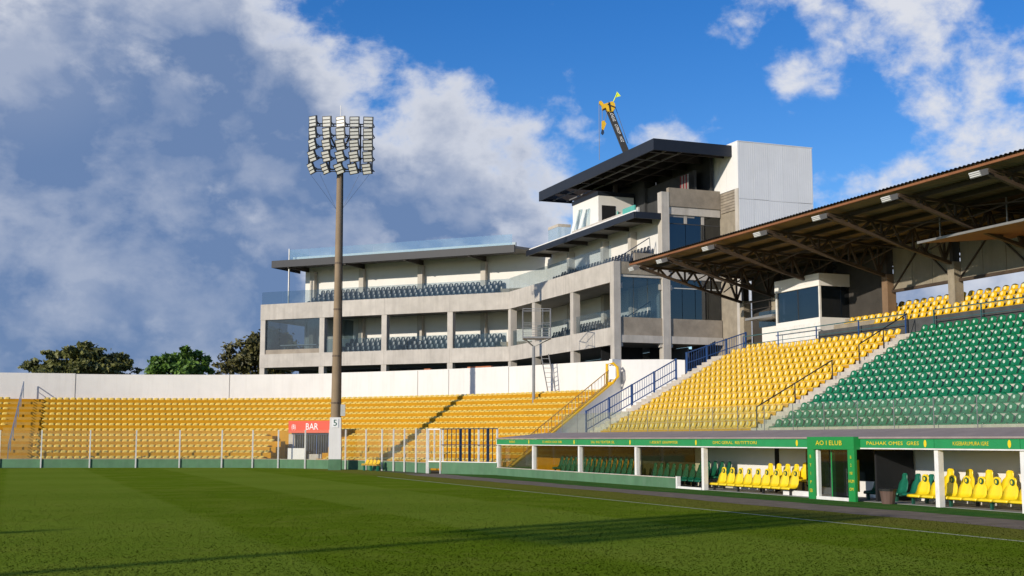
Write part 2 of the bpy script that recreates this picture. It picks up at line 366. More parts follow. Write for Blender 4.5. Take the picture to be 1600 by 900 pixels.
def disc_mesh(name, m, dep, bh, pan, r, n=8):
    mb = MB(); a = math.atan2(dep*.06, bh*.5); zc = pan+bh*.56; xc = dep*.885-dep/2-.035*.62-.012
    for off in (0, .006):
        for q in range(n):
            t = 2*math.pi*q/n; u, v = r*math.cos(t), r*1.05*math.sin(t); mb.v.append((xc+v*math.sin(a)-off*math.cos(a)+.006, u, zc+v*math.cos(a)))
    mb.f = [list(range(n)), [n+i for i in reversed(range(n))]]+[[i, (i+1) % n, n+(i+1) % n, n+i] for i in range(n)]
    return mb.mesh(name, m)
DISC_Y = disc_mesh('glint_or_number_plate', mat('cream_glint', (.84, .72, .34), .35, .5, .08, 4), .38, .285, .05, .085)  # pale discs set on the seat backs paint in their round glints
DISC_G = disc_mesh('glint_or_number_plate', mat('pale_glint', (.50, .62, .52), .35, .5, .1, 4), .38, .31, .05, .06)
def merge(name, me, places, m, label, cat):
    vs = []; fs = []; base = [tuple(v.co) for v in me.vertices]; bf = [tuple(p.vertices) for p in me.polygons]
    for (x, y, z, r) in places:
        c, s = math.cos(r), math.sin(r); n = len(vs)
        vs += [(x+a*c-b*s, y+a*s+b*c, z+d) for a, b, d in base]; fs += [[n+i for i in f] for f in bf]
    nm = bpy.data.meshes.new(name); nm.from_pydata(vs, [], fs); nm.materials.append(m); nm.shade_smooth()
    o = place(name, nm, (0, 0, 0)); tag(o, label, cat, kind='stuff'); return o
# ------------------------------------------------------------------ right stand (covered)
RX0, RD, RZ0, RR, NR = 29.5, .64, 2.6, .352, 13
YEND, YAIS0, YAIS1, YFAR = 62.9, 47.75, 46.5, 14.0
gs = thing('grandstand', (34, 40, 0), 'long covered concrete stand stepping up behind the green team shelters', 'grandstand')
for k in range(NR):
    x = RX0+RD*k; z = RZ0+RR*k
    MB().box(x, x+RD-.003, YFAR, YEND+1.5 if k == NR-1 else YEND, 0, z).build('step', CONC if k % 2 else PAVE, gs)
    MB().box(x-.006, x-.001, YAIS0, YEND-.02, z-RR+.012, z-.01).build('painted_riser', AMBY, gs)
    for j in (1,):   # half step of the aisle
        MB().box(x-RD*.5, x-.004, YAIS1+.08, YAIS0-.08, z-RR+.001, z-RR*.5).build('aisle_step', PAVE, gs)
XT = RX0+RD*NR; ZT = RZ0+RR*(NR-1)
MB().box(XT, XT+1.0, YFAR, YEND+1.5, 0, ZT+.004).build('cross_aisle', CONC, gs)
PX0, PX1 = 38.35, 42.3; PY0, PY1 = atX(1281, 480, PX0).y, atX(1212, 480, PX0).y
UX0, UD, UZ0, UR, NU = XT+.62, .70, 7.62, .33, 4
MB().box(XT+.35, UX0-.003, YFAR, PY0-.06, ZT, UZ0-.02).build('parapet', mat('dark_parapet', (.075, .078, .08), .85, .3, .25, 2, .2, 20), gs)
for k in range(NU):
    x = UX0+UD*k
    MB().box(x, x+UD-.003, YFAR, PY0-.05, ZT, UZ0+UR*k).build('step', CONC2, gs)
MB().box(UX0, UX0+1.6, PY1+.08, 64.4, ZT, UZ0-.45).build('landing', CONC2, gs)
# end stair with its concrete treads beyond the seats
for k in range(2*NR):
    x = RX0-.3+RD*.5*k
    MB().box(x, x+RD*.5-.002, YEND+.01, YEND+1.45, 0, RZ0+RR*.5*(k-1)).build('stair_tread', PAVE, gs)
MB().box(XT-.02+.1, XT+1.7, YEND+1.55, 66.4, 0, ZT-.02).build('stair_landing', CONC2, gs)
ylist, glist = [], []
for k in range(NR):
    z = RZ0+RR*k+.003; x = RX0+RD*k+.27
    y = YEND-.34
    while y > YAIS0+.2: ylist.append((x, y, z, 'lower')); y -= .535
    y = YAIS1-.25
    while y > 17: glist.append((x, y, z)); y -= .535
for k in range(NU):
    y = PY0-.35-(.6 if k < 2 else 0)-(3 if k == 0 else 0)
    while y > 17:
        if random.random() > .02: ylist.append((UX0+UD*k+.3, y, UZ0+UR*k+.003, 'upper'))
        y -= .555
for k in range(3):
    for j in range(7): ylist.append((UX0+.3+.5*k, PY1+.6+.53*j, UZ0-.45+.003+.0*k, 'landing')) if k == 0 else None
def inview(x, y, z):
    p = V((x, y, 0)); f = p.dot(FWD); r = p.dot(RGT); return f > 0 and abs(r/f) < .42
def rank(l): return sorted(l, key=lambda s: (0 if inview(*s[:3]) else 1, (s[0]**2+s[1]**2)))
yr = rank(ylist); gr = rank(glist)
YLAB = {'lower': 'yellow moulded plastic seat on the lower tier, left of the aisle facing green seats', 'upper': 'yellow moulded plastic seat on the raised rear tier above the dark parapet', 'landing': 'yellow moulded plastic seat in short row beside the white press cabin'}
YLAB['lower'] = 'yellow moulded shell seat on the lower tier between aisle and blue stair railing'
for (x, y, z, t) in yr[:300]:
    o_ = place('yellow_seat', SEAT_Y, (x, y, z), rotz=random.uniform(-.04, .04)); place('glint_or_number_plate', DISC_Y, (x, y, z), o_)
    tag(o_, YLAB[t], 'seat', 'yellow seats of the covered stand, '+t+' rows')
merge('yellow_seats', SEAT_Y, [(x, y, z, 0) for x, y, z, t in yr[300:]], YEL, 'further rows of yellow moulded seats of the covered stand', 'seats')
nvis = [g for g in gr if inview(*g)][:300]
for (x, y, z) in nvis:
    o_ = place('green_seat', SEAT_G, (x, y, z), rotz=random.uniform(-.04, .04)); place('glint_or_number_plate', DISC_G, (x, y, z), o_)
    tag(o_, 'dark green moulded shell seat in the block beside the yellow seats', 'seat', 'green seats of the covered stand')
merge('seat_glint_discs', DISC_Y, [(x, y, z, 0) for x, y, z, t in yr[300:]], MATS['cream_glint'], 'cream discs painted in as glints on the further yellow seats', 'number plates')  # painted glint discs, not number plates
merge('green_seats', SEAT_G, [(*g, 0) for g in gr if g not in set(nvis)], GRN, 'more green moulded seats further along the covered stand', 'seats')
# aisle handrails
def zstand(x): return RZ0+RR*max(0, (x-RX0)/RD)
def handrail(name, pts, posts, label, m, r=.028):
    t = thing(name, (posts[0][0], posts[0][1], posts[0][2]), label, 'handrail')
    MB().tube(pts, r).build('top_rail', m, t)
    for p in posts: MB().tube([p[:3], (p[0], p[1], p[3])], r).build('post', m, t)
    return t
for (p0, p1, lab) in (((1182, 636), (1300, 563), 'black tubular handrail on the lower half of the seat aisle'), ((1342, 538), (1417, 490), 'black tubular handrail on the upper half of the seat aisle')):
    Yh = (YAIS0+YAIS1)/2+.15
    a = atY(*p0, Yh); b = atY(*p1, Yh); mid = (a+b)/2
    handrail('aisle_handrail', [a, b], [(a.x, a.y, zstand(a.x)-.4, a.z), (mid.x, mid.y, zstand(mid.x)-.4, mid.z), (b.x, b.y, zstand(b.x)-.4, b.z)], lab, BLK)
# blue stair balustrades
def balustrade(name, a, b, h, label, m, mp, nposts, every=.16, cat='railing'):
    a, b = V(a), V(b); t = thing(name, a, label, cat); up = V((0, 0, h))
    MB().bar(a+up, b+up, .06).build('top_rail', m, t); MB().bar(a+up*.5, b+up*.5, .05).build('middle_rail', m, t); MB().bar(a+up*.12, b+up*.12, .05).build('bottom_rail', m, t)
    for i in range(nposts): p = a.lerp(b, i/(nposts-1)); MB().bar(p, p+up*1.04, .09).build('post', mp, t)
    n = int((b-a).length/every); 
    for i in range(1, n):
        p = a.lerp(b, i/n); MB().bar(p+up*.12, p+up, .018).build('baluster', m, t)
    return t
PALEB = mat('pale_blue_bars', (.2, .25, .33), .5, .5, .1, 3)
ys = YEND+1.38
balustrade('stair_balustrade', (29.3, ys, zstand(29.3)-.1), (34.9, ys, zstand(34.9)-.1), 1.15, 'lower blue steel stair balustrade at the end of the yellow seats', BLUE, BLUE, 5)
balustrade('stair_balustrade', (35.6, ys+.0, zstand(35.6)-.1), (39.5, ys, ZT+.3), 1.15, 'upper blue steel stair balustrade climbing towards the concrete tower', BLUE, BLUE, 4)
t = thing('stair_gate', (36.6, YEND+1.6, 5.5), 'navy barred gate panel under the upper blue balustrade', 'gate')
for i in range(14): MB().box(35.7+.14*i, 35.73+.14*i, YEND+1.52, YEND+1.56, zstand(35.7+.14*i)-.25, zstand(35.7+.14*i)+.75).build('bar', NAVY, t)
MB().prism([(35.6, YEND+1.57), (37.6, YEND+1.57), (37.6, YEND+1.6), (35.6, YEND+1.6)], [zstand(35.6)-.25, zstand(37.6)-.25]+[zstand(37.6)-.25, zstand(35.6)-.25], [zstand(35.6)+.7, zstand(37.6)+.7, zstand(37.6)+.7, zstand(35.6)+.7]).build('panel', NAVY, t)
# railing along the cross aisle
t = thing('cross_aisle_railing', (XT+.12, 50, ZT), 'thin dark green rail along the walkway below the raised rear tier', 'railing')
for (y0, y1) in ((YAIS1-.5, 22), (62, YAIS0+.2)):
    MB().bar((XT+.12, y0, ZT+1.0), (XT+.12, y1, ZT+1.0), .045).build('top_rail', mat('rail_green', (.03, .1, .11), .5, .5, .1, 3), t)
    MB().bar((XT+.12, y0, ZT+.55), (XT+.12, y1, ZT+.55), .03).build('middle_rail', MATS['rail_green'], t)
    n = int(abs(y1-y0)/3)
    for i in range(n+1): y = y0+(y1-y0)*i/n; MB().bar((XT+.12, y, ZT), (XT+.12, y, ZT+1.02), .05).build('post', MATS['rail_green'] if y1 < 40 else BLUE, t)
# glass screen in front of the first row
t = thing('glass_screen', (29.36, 45, 2.3), 'clear greenish glass screen in front of the lowest seat rows', 'glass screen')
y = YEND+4.5; i = 0
while y > 20:
    MB().box(29.2, 29.212, y-2.06, y, 2.42, 3.52).build('pane', GLS, t); MB().bar((29.22, y+.03, 1.6), (29.22, y+.03, 3.54), .025).build('post', GREYM, t); y -= 2.12
MB().box(29.13, 29.26, 20, YEND+4.6, 2.24, 2.41).build('sill', PAVE, t)
MB().box(29.262, 29.49, 20, YEND+4.6, 0, 2.27).build('front_wall', CONC2, t)
# ------------------------------------------------------------------ stand roof
XF, ZF, XC, ZC, XB, ZB = 33.0, 12.12, 39.9, 11.72, 44.5, 11.45
def zr(x): return ZF+(x-XF)*(ZC-ZF)/(XC-XF)
ro = thing('stand_roof', (XC, 45, UZ0), 'rusty corrugated cantilever roof on brown steel trusses over the stand', 'roof')
YR0, YR1 = 66.0, 12.0
mb = MB(); n = int((YR0-YR1)/.06); prof = []
for i in range(n+1): prof.append((YR0-(YR0-YR1)*i/n, .022*(1 if (i//2) % 2 else -1)))
for (yy, dz) in prof: mb.v += [(XF-.15, yy, zr(XF)+.1+dz), (XB, yy, zr(XB)+.1+dz)]
mb.f = [[2*i, 2*i+1, 2*i+3, 2*i+2] for i in range(n)]
mb.build('corrugated_sheet', SHEET, ro)
mb = MB()
for (yy, dz) in prof: mb.v += [(XF-.2, yy, zr(XF)+.17+dz), (XB+.05, yy, zr(XB)+.17+dz)]
mb.f = [[2*i, 2*i+1, 2*i+3, 2*i+2] for i in range(n)]; mb.build('top_sheet', RUSTD, ro)
MB().box(XF-.16, XF-.04, YR1, YR0-.05, ZF-.02, ZF+.07).build('gutter', GUTT, ro)
for i, x in enumerate((34.2, 35.5, 36.8, 38.1, 39.4, 40.8, 42.2, 43.6)):
    MB().box(x-.06, x+.06, YR1, YR0, zr(x)-.13, zr(x)+.06).build('purlin', RUSTD, ro)
TRY = [64.9-.0, 61.4]+[1.711*33-4.9*i for i in range(0, 9)]
TRY = [64.9, 61.5, 56.5, 51.6, 46.8, 41.95, 36.8, 32.0, 27.1, 22.2, 17.3]
def truss(y, k):
    tip, tj = V((XF+.05, y, zr(XF)-.16)), V((XC, y, zr(XC)-.16))
    N_ = 12; up = [tip.lerp(tj, i/N_) for i in range(N_+1)]
    lo = [V((p.x, y, p.z-(.12+1.38*(i/N_)**.9))) for i, p in enumerate(up)]
    root = MB().bar(tip, V((XB-.2, y, zr(XB)-.16)), .14, .12).build('truss', RUST, ro)
    MB().bar(lo[0], lo[6], .17, .14).bar(lo[6], lo[-1], .17, .14).build('lower_chord', RUST, root)
    for i in range(N_):
        a, b = (up[i], lo[i+1]) if i % 2 == 0 else (lo[i], up[i+1])
        MB().bar(a, b, .11, .1).build('brace', RUST, root)
        if i % 3 == 2: MB().bar(up[i], lo[i], .09).build('strut', RUST, root)
    # tail truss behind the column
    b0, b1 = V((XC, y, zr(XC)-1.6)), V((XB-.3, y, zr(XB)-.7))
    MB().bar(b0, b1, .12).build('tail_chord', RUST, root)
    for i in range(3): MB().bar(V((XC+1.4*i, y, zr(XC+1.4*i)-.2)), b0.lerp(b1, (i+1)/3), .07).build('brace', RUST, root)
    MB().box(XC-.25, XC+.25, y-.22, y+.22, 6.2, zr(XC)-1.55).build('column', CONC2 if k != 3 else mat('brown_column', (.2, .13, .08), .8, .3, .2, 2), ro)
    MB().box(XC-.18, XC+.18, y-.12, y+.12, zr(XC)-1.549, zr(XC)-.1).build('column_head', RUSTD, ro)
for k, y in enumerate(TRY): truss(y, k)
# long bracing between trusses
for x, dz in ((36.4, -.75), (38.4, -1.15)):
    for i in range(len(TRY)-1):
        MB().bar((x, TRY[i]-.1, zr(x)-.25), (x, TRY[i+1]+.1, zr(x)+dz), .05).bar((x+.01, TRY[i]-.1, zr(x)+dz), (x+.01, TRY[i+1]+.1, zr(x)-.25), .05).build('cross_brace', RUST, ro)
PANEL = mat('roof_back_panel', (.26, .23, .175), .8, .3, .15, 1.2, streak=.5, streakcol=(.22, .18, .13))
for i in range(3, len(TRY)-1):
    ya, yb = TRY[i]-.24, TRY[i+1]+.24; n = 3; w = (ya-yb)/n
    for j in range(n):
        y1, y0 = ya-w*j-.02, ya-w*(j+1)+.02
        if i >= 5 and j in (1, 2):
            MB().box(XC+.1, XC+.14, y0, y1, 9.35, 9.75).build('back_panel', PANEL, ro); MB().box(XC+.1, XC+.14, y0, y1, 10.5, 11.5).build('back_panel', PANEL, ro)
            for yy in (y0, (y0+y1)/2, y1): MB().box(XC+.08, XC+.16, yy-.06, yy+.06, 9.76, 10.49).build('mullion', PANEL, ro)
        else: MB().box(XC+.1, XC+.14, y0, y1, 9.35, 11.5).build('back_panel', PANEL, ro)
    MB().bar((XC+.05, ya, 9.32), (XC+.05, yb, 9.32), .14).build('panel_beam', RUST, ro)
    ym = (ya+yb)/2
    for (p, q) in (((XC+.05, ya, 9.4), (XC+.05, ym, 11.3)), ((XC+.05, ym, 11.3), (XC+.05, yb, 9.4))): MB().bar(p, q, .06).build('panel_brace', RUST, ro)
for i in (0, 1, 2):
    MB().box(XC+.3, XC+.36, TRY[i+1]+.25, TRY[i]-.25, 6.4, 11.4).build('end_panel', mat('dark_boards', (.05, .045, .04), .8, .3, .2, 1.5), ro)
# hanging brown ceiling panel
cp = thing('ceiling_panel', (38.2, 34, 9.6), 'flat brown ceiling board hung under the roof above the rear seats', 'ceiling panel')
pa = [(36.6, 45.2), (36.6, 22), (39.4, 22), (39.4, 42.6)]
MB().prism(pa, 10.62, 10.66).build('board', PLY, cp); MB().bar((36.56, 45.2, 10.65), (36.56, 22, 10.65), .06, .1).build('edge_trim', GREYM, cp)
for y in (44, 40, 36, 32, 28): MB().bar((36.8, y, 10.66), (36.8, y, zr(36.8)-.1), .05).build('hanger', GREYM, cp)
# lamps on the truss tips
LB = MB().box(-.22, .16, -.42, .42, -.10, .10)
for i, y in enumerate(TRY[:9]):
    t = thing('roof_floodlight', (XF-.25, y, ZF-.36), 'white louvred floodlight fixed to the tip of a roof truss', 'floodlight', 'floodlights along the roof edge')
    c = V((XF-.28, y, ZF-.33)); h = MB()
    h.hexa([c+V((-.22, -.3, -.16)), c+V((.1, -.3, -.06)), c+V((.1, .3, -.06)), c+V((-.22, .3, -.16)), c+V((-.3, -.3, .04)), c+V((.06, -.3, .16)), c+V((.06, .3, .16)), c+V((-.3, .3, .04))]).build('housing', GREYM, t)
    for j in range(3): MB().bar(c+V((-.29+.03*j, -.28, .02-.065*j)), c+V((-.29+.03*j, .28, .02-.065*j)), .06, .05).build('louvre', LENS, t)
    MB().bar(c+V((.08, 0, .05)), V((XF+.4, y, zr(XF)-.22)), .06).build('bracket', RUST, t)
# speaker shelf seen beside the end column
t = thing('steel_shelf', (38.6, 60.6, 8.9), 'grey steel shelf cantilevered from the end column under the roof', 'shelf')
MB().box(38.2, 39.6, 59.4, 62.2, 8.75, 8.88).build('plate', GREYM, t); MB().bar((39.6, 60.2, 8.88), (39.6, 60.2, 10.6), .07).bar((39.6, 61.8, 8.88), (39.6, 61.8, 10.6), .07).build('hanger', RUSTD, t)
for z in (9.3, 9.7): MB().bar((38.2, 59.4, z), (38.2, 62.2, z), .03).build('guard_rail', RUSTD, t)
# press cabin
pc = thing('press_cabin', (40.2, 57.3, 6.8), 'white press cabin with dark windows standing under the stand roof', 'cabin')

MB().box(PX0, PX1, PY0, PY1, 6.8, 8.35).build('lower_wall', WHITE, pc); MB().box(PX0-.03, PX1, PY0-.03, PY1+.03, 9.98, 10.62).build('upper_wall', WHITE, pc)
MB().box(PX0+.05, PX0+.12, PY0+.08, PY0+2.0, 8.36, 9.97).build('window_pane', GLD, pc); MB().box(PX0+.07, PX0+.14, PY0+2.03, PY1-.08, 8.36, 9.97).build('window_pane', GLD, pc)
for i in range(3): w = (PX1-PX0-.2)/3; MB().box(PX0+.1+w*i+.02, PX0+.1+w*(i+1)-.02, PY0+.05, PY0+.1, 8.36, 9.97).build('window_pane', GLD, pc)
for x, y in ((PX0, PY0), (PX0, PY1-.1)): MB().box(x, x+.1, y, y+.1, 8.351, 9.979).build('corner_post', WPOST, pc)
MB().box(PX0+.045, PX0+.1, PY0+1.98, PY0+2.05, 8.351, 9.979).build('mullion', BLK, pc)
MB().box(PX0+1.6, PX1-.1, PY0+.4, PY1-.2, 8.36, 9.9).build('interior_wall', mat('cabin_inside', (.22, .24, .27), .7, .3, .2, 1), pc)
for j in range(9): MB().box(PX0-.012, PX0-.001, PY0+.05+.455*j, PY0+.05+.455*j+.44, 6.85, 8.1).build('cladding_strip', WPOST, pc)
text_part('▪ IAMACAS ·•D ·', .16, (PX0-.04, (PY0+PY1)/2-.1, 10.2), (0, -1, 0), (0, 0, 1), PWHITE, pc, width=1.9)
t = thing('white_hut_counter', (38.8, 62, 6.8), 'low white counter with yellow end board left of the cabin', 'counter')
MB().box(39.3, 39.5, 60.2, 62.2, 7.4, 8.4).build('panel', WHITE, t); MB().box(39.3, 39.5, 59.6, 60.18, 7.4, 8.6).build('end_board', YEL, t)
MB().box(39.36, 39.38, 60.2, 62.6, 8.41, 9.3).build('pane', GLW, t)
MB().box(39.3, 39.5, 59.6, 62.6, 6.72, 7.39).build('plinth', CONC2, t)
# ------------------------------------------------------------------ team shelter (dugout)
def yd(px, X=DX): return atX(px, 720, X).y
dg = thing('team_shelter', (28.3, 45, 0), 'long low team shelter with green lettered fascia and glazed bays', 'dugout')
YD0, YD1 = yd(780), 16.0
Z1, Z2 = 1.83, 2.125
BX = DX+2.05
mb = MB(); mb.v = [(DX-.22, YD0+.05, Z2+.012), (DX-.22, YD1, Z2+.012), (BX+.05, YD1, 2.43), (BX+.05, YD0-2.0, 2.43), (DX-.22, YD0+.05, Z2+.07), (DX-.22, YD1, Z2+.07), (BX+.05, YD1, 2.49), (BX+.05, YD0-2.0, 2.49)]
mb.f = [[0, 1, 2, 3], [4, 5, 6, 7], [0, 1, 5, 4], [1, 2, 6, 5], [2, 3, 7, 6], [3, 0, 4, 7]]; mb.build('roof_slab', ROOFG, dg)
posts = [780, 835, 907, 996, 1101, 1262, 1330, 1467, 1602, 1790]
PYs = [yd(p) for p in posts]
segs = [(PYs[i], PYs[i+1]) for i in range(len(PYs)-1)]
WORDS = ['BIBIS', 'E IAIIDI OIX·SIB', 'SAL INS TEXTEIR SIL', 'I ÆSKRIT GRAMMTER', 'RE/TITTORI', None, 'PALHAK OMES', 'KIGEBARUMURA IGRE', 'SAL INS TEXTEIR']
for (a, b), w in zip(segs, WORDS):
    if w is None: continue
    f = MB().box(DX-.16, DX-.06, b+(-.9 if w == 'RE/TITTORI' else .01), a-.01, Z1, Z2).build('fascia', GFASC, dg)
    L_ = a-b
    text_part(w, .165, (DX-.166, (a+b)/2+(.2 if L_ < 8 else 0), (Z1+Z2)/2), (0, -1, 0), (0, 0, 1), PYEL, f, width={'BIBIS': .9, 'PALHAK OMES': 1.9, 'RE/TITTORI': 1.6}.get(w, min(L_*.42, 3.0)))
    if w == 'RE/TITTORI': text_part('DMC·GERAL.', .165, (DX-.166, (a+b)/2+1.95, (Z1+Z2)/2), (0, -1, 0), (0, 0, 1), PYEL, f, width=1.6)
    if w == 'PALHAK OMES': text_part('GRES', .165, (DX-.166, (a+b)/2-1.25, (Z1+Z2)/2), (0, -1, 0), (0, 0, 1), PYEL, f, width=.6)
    mb = MB(); mb.tube([(DX-.165, b+.45, (Z1+Z2)/2-.005), (DX-.163, b+.45, (Z1+Z2)/2)], .001)
    cr = MB(); k = len(cr.v); ring = [(DX-.167, b+.42+.07*math.cos(q*math.pi/5), (Z1+Z2)/2+.12*math.sin(q*math.pi/5)) for q in range(10)]; cr.v = ring; cr.f = [list(range(10))]; cr.build('crest', PYEL, f)
MB().box(DX-.17, DX+.02, YD1, YD0, Z1-.045, Z1-.004).build('fascia_trim', WPOST, dg)
for i, y in enumerate(PYs):
    if i in (5, 6): continue
    w = .095 if i else .08
    MB().box(DX-.1, DX+.1, y-w, y+w, 0, Z1-.05).build('post', WPOST, dg)
MB().box(BX, BX+.1, YD1, YD0-.6, 0, 2.4).build('back_wall', INTW, dg)
MB().box(DX-.02, BX-.01, YD0-.1, YD0-.03, 0, .5).build('end_wall', GWALL, dg)
MB().box(DX-.02, BX-.01, YD0-.08, YD0-.05, .51, 1.74).build('end_pane', GLDG, dg)
MB().box(DX+.02, BX-.02, YD1, YD0-.2, 0, .02).build('floor_slab', mat('shelter_floor', (.26, .26, .24), .8, .3, .2, 2), dg)
# low wall and panes of the glazed bays
yw = yd(1060)
for i in range(4):
    a, b = PYs[i]-.14, PYs[i+1]+.14
    bb = max(b, yw) if i == 3 else b-.26
    wa = PYs[i]-.002; wb_ = max(b, yw) if i == 3 else PYs[i+1]+.002
    MB().box(DX-.16, DX-.102, wb_, wa, 0, .44).build('low_wall', GWALL, dg); MB().box(DX-.18, DX-.102, wb_, wa, .443, .48).build('wall_cap', PAVE, dg)
    n = 3; w = (a-b)/n
    for j in range(n):
        if i == 0 and j == 0: pass
        MB().box(DX+.03, DX+.042, b+w*j+.012, b+w*(j+1)-.012, .505, Z1-.06).build('pane', GLDG, dg)
MB().box(DX-.12, DX-.0, PYs[4]+.14, yw-.14, 0, .1).build('threshold', WPOST, dg); MB().box(DX-.15, DX+.02, yw-.135, yw-.003, 0, .52).build('wall_end', WPOST, dg)
# cross partitions inside and dark back screens
for px, m in ((1215, DARK), (1105, GWALL)): y = yd(px, BX); MB().box(BX-.06, BX-.004, y-.12, y+.12, .02, 2.3).build('pilaster', m, dg)
yb0, yb1 = yd(1262), yd(1235, DX+1); MB().box(DX+1.0, DX+1.04, yd(1262)+.1, yd(1262)+1.6, .35, 1.75).build('screen_pane', GLD, dg)
MB().box(BX-.05, BX-.01, yd(1415, BX), yd(1345, BX)+.4, .6, 2.2).build('dark_screen', GLD, dg)
MB().box(BX-.055, BX-.012, yd(1000, BX), YD0-1.0, .3, 2.2).build('ochre_backing', AMBER, dg)
MB().box(BX-.06, BX-.013, yd(1100, BX)+.8, yd(1003, BX), .05, 2.2).build('dark_backing', mat('olive_backing', (.06, .055, .03), .8, .3, .2, 1.5), dg)
# low plinth below the benches in the open bays
MB().box(DX+.35, DX+.5, PYs[5]+.1, yd(1262)+2.2, .02, .2).build('plinth', WPOST, dg)
# portal of the players' entrance
po = thing('entrance_portal', (DX-.1, (PYs[5]+PYs[6])/2, 0), 'bright green entrance portal with yellow lettering between the two team shelters', 'portal')
ya, yb = yd(1262, DX-.42), yd(1335, DX-.42)+.1
pl = MB().box(DX-.42, DX-.32, ya-.38, ya, 0, 1.76).build('jamb', GPAINT, po); pr = MB().box(DX-.42, DX-.32, yb-.1, yb+.28, 0, 1.76).build('jamb', GPAINT, po)
li = MB().box(DX-.43, DX-.17, yb-.1, ya, 1.763, 2.2).build('lintel', GPAINT, po)
text_part('AO I ELUB', .23, (DX-.437, (ya+yb)/2, 1.98), (0, -1, 0), (0, 0, 1), PYEL, li, width=1.55)
for j, s in enumerate(('B', 'Y', '1', 'P', 'EB')): text_part(s, .17, (DX-.427, ya-.19, 1.5-.3*j), (0, -1, 0), (0, 0, 1), PYEL, pl)
for j, s in enumerate(('B', '2', 'NI', 'HUM', 'OM')): text_part(s, .15, (DX-.427, yb+.09, 1.5-.27*j), (0, -1, 0), (0, 0, 1), PYEL, pr)
MB().box(DX-.36, DX-.26, yb+.29, ya-.39, 0, .12).build('sill', WPOST, po); MB().box(DX-.34, DX-.22, ya-.52, ya-.4, .121, 1.75).build('inner_post', WPOST, po)
MB().box(DX-.3, DX-.288, yb+.3, ya-1.3, .125, 1.74).build('door_pane', GLD, po); MB().box(DX-.1, DX+.2, ya-1.25, ya-.95, .02, 1.74).build('door_leaf', GPAINT, po)
MB().box(DX+.4, BX-.1, yb-.2, yb-.1, .02, 1.74).build('side_wall', DARK, po)
MB().box(DX+.25, DX+.4, ya-1.9, ya-1.65, .3, 1.4).build('hanging_bib', YELB, po)
# team seats
def team_seat(name, m, w=.62):
    """bucket seat with a waisted back and a rounded head piece; faces -x"""
    prof = [(0, .40, .5), (.04, .46, .5), (.3, .44, .5), (.44, .47, .5), (.5, .60, .5), (.54, .78, .48), (.57, .90, .40), (.585, .96, .28), (.60, 1.03, .25), (.605, 1.12, .25), (.607, 1.19, .21), (.608, 1.23, .10)]
    mb = MB(); nx = 4
    for off in (0, 1):
        for i, (x, z, hw) in enumerate(prof):
            for j in range(nx+1):
                u = j/nx*2-1; t = max(0, (i-3)/8); xx = x-.05*u*u*(1 if i > 2 else 0)
                if off: xx += .05*(.2+t if t < .8 else 1); zz = z-.06*(1-min(1, t*2))
                else: zz = z+(.025*u*u if i in (2, 3) else 0)
                mb.v.append((xx*.92, u*hw*w, zz*.83))
    n = nx+1; tot = len(prof)*n
    for o in (0, 1):
        for i in range(len(prof)-1):
            for j in range(nx): a = o*tot+i*n+j; mb.f.append([a, a+1, a+n+1, a+n])
    for i in range(len(prof)-1):
        for j in (0, nx): a = i*n+j; mb.f.append([a, a+n, a+n+tot, a+tot])
    for j in range(nx):
        for i in (0, len(prof)-1): a = i*n+j; mb.f.append([a, a+1, a+1+tot, a+tot])
    return mb.mesh(name, m, True)
TS_Y = team_seat('seat', YELB); TS_G = team_seat('seat', GRND, .5)
emb = MB(); emb.v = [(0, .095*math.cos(q*math.pi/6), .1*math.sin(q*math.pi/6)) for q in range(12)]; emb.f = [list(range(12))]
EMB = emb.mesh('emblem', PDK); ebi = MB(); ebi.v = [(0, .045*math.cos(q*math.pi/4)+.01, .06*math.sin(q*math.pi/4)) for q in range(8)]; ebi.f = [list(range(8))]; EBI = ebi.mesh('emblem_mark', PYEL)
def bench(label, X, y0, n, pitch, z, me, emblem, beam=BLK, leg=True, group=None):
    t = thing('team_bench', (X, y0-n*pitch/2, z), label, 'bench', group)
    for i in range(n):
        y = y0-pitch*(i+.5); s = place('seat', me, (X, y, z-.0), t)
        if emblem:
            e = place('emblem', EMB, (X+.493, y, z+.88), s); e2 = place('emblem_mark', EBI, (X+.488, y, z+.88), e)
    MB().box(X+.08, X+.3, y0-n*pitch, y0, z+.265, z+.325).build('beam', beam, t)
    k = max(2, int(n*pitch/1.8))
    for i in range(k+1):
        y = y0-.15-(n*pitch-.3)*i/k; MB().box(X+.12, X+.2, y-.04, y+.04, (.02), z+.264).build('leg', beam, t)
    return t
y5 = yd(1106, DX+.1)
bench('front row bench of nine bright yellow bucket seats with green emblems beside the portal', DX+.15, y5, 9, .66, -.06, TS_Y, True)
bench('rear row of four yellow bucket seats behind the nine seat bench', DX+1.1, yd(1180, DX+1.1), 4, .62, .13, TS_Y, False)
bench('pair of yellow bucket seats behind dark glass next to the portal', DX+1.2, yd(1232, DX+1.2), 2, .72, .2, TS_Y, False)
bench('long front bench of yellow bucket seats with green emblems right of the bin', DX+.15, yd(1412, DX+.1), 17, .655, -.04, TS_Y, True, beam=mat('bench_green', (.01, .08, .05), .5, .5, .1, 2))
bench('second row of yellow bucket seats against the white back wall', DX+1.15, yd(1450, DX+1.15), 9, .9, .14, TS_Y, False)
bench('row of green bucket seats behind the glass of the far bays', DX+.5, yd(865, DX+.5), 15, .62, 0, TS_G, False)
bench('second row of green bucket seats along the ochre backing', DX+1.2, yd(862, DX+1.2), 16, .62, .2, TS_G, False)
bench('green bucket seats running from the last glazed bay to the yellow bench', DX+.5, yd(1004, DX+.5), 9, .6, 0, TS_G, False)
bench('green seats against the back wall behind the left yellow bench', DX+1.25, yd(1075, DX+1.25), 5, .6, .15, TS_G, False)
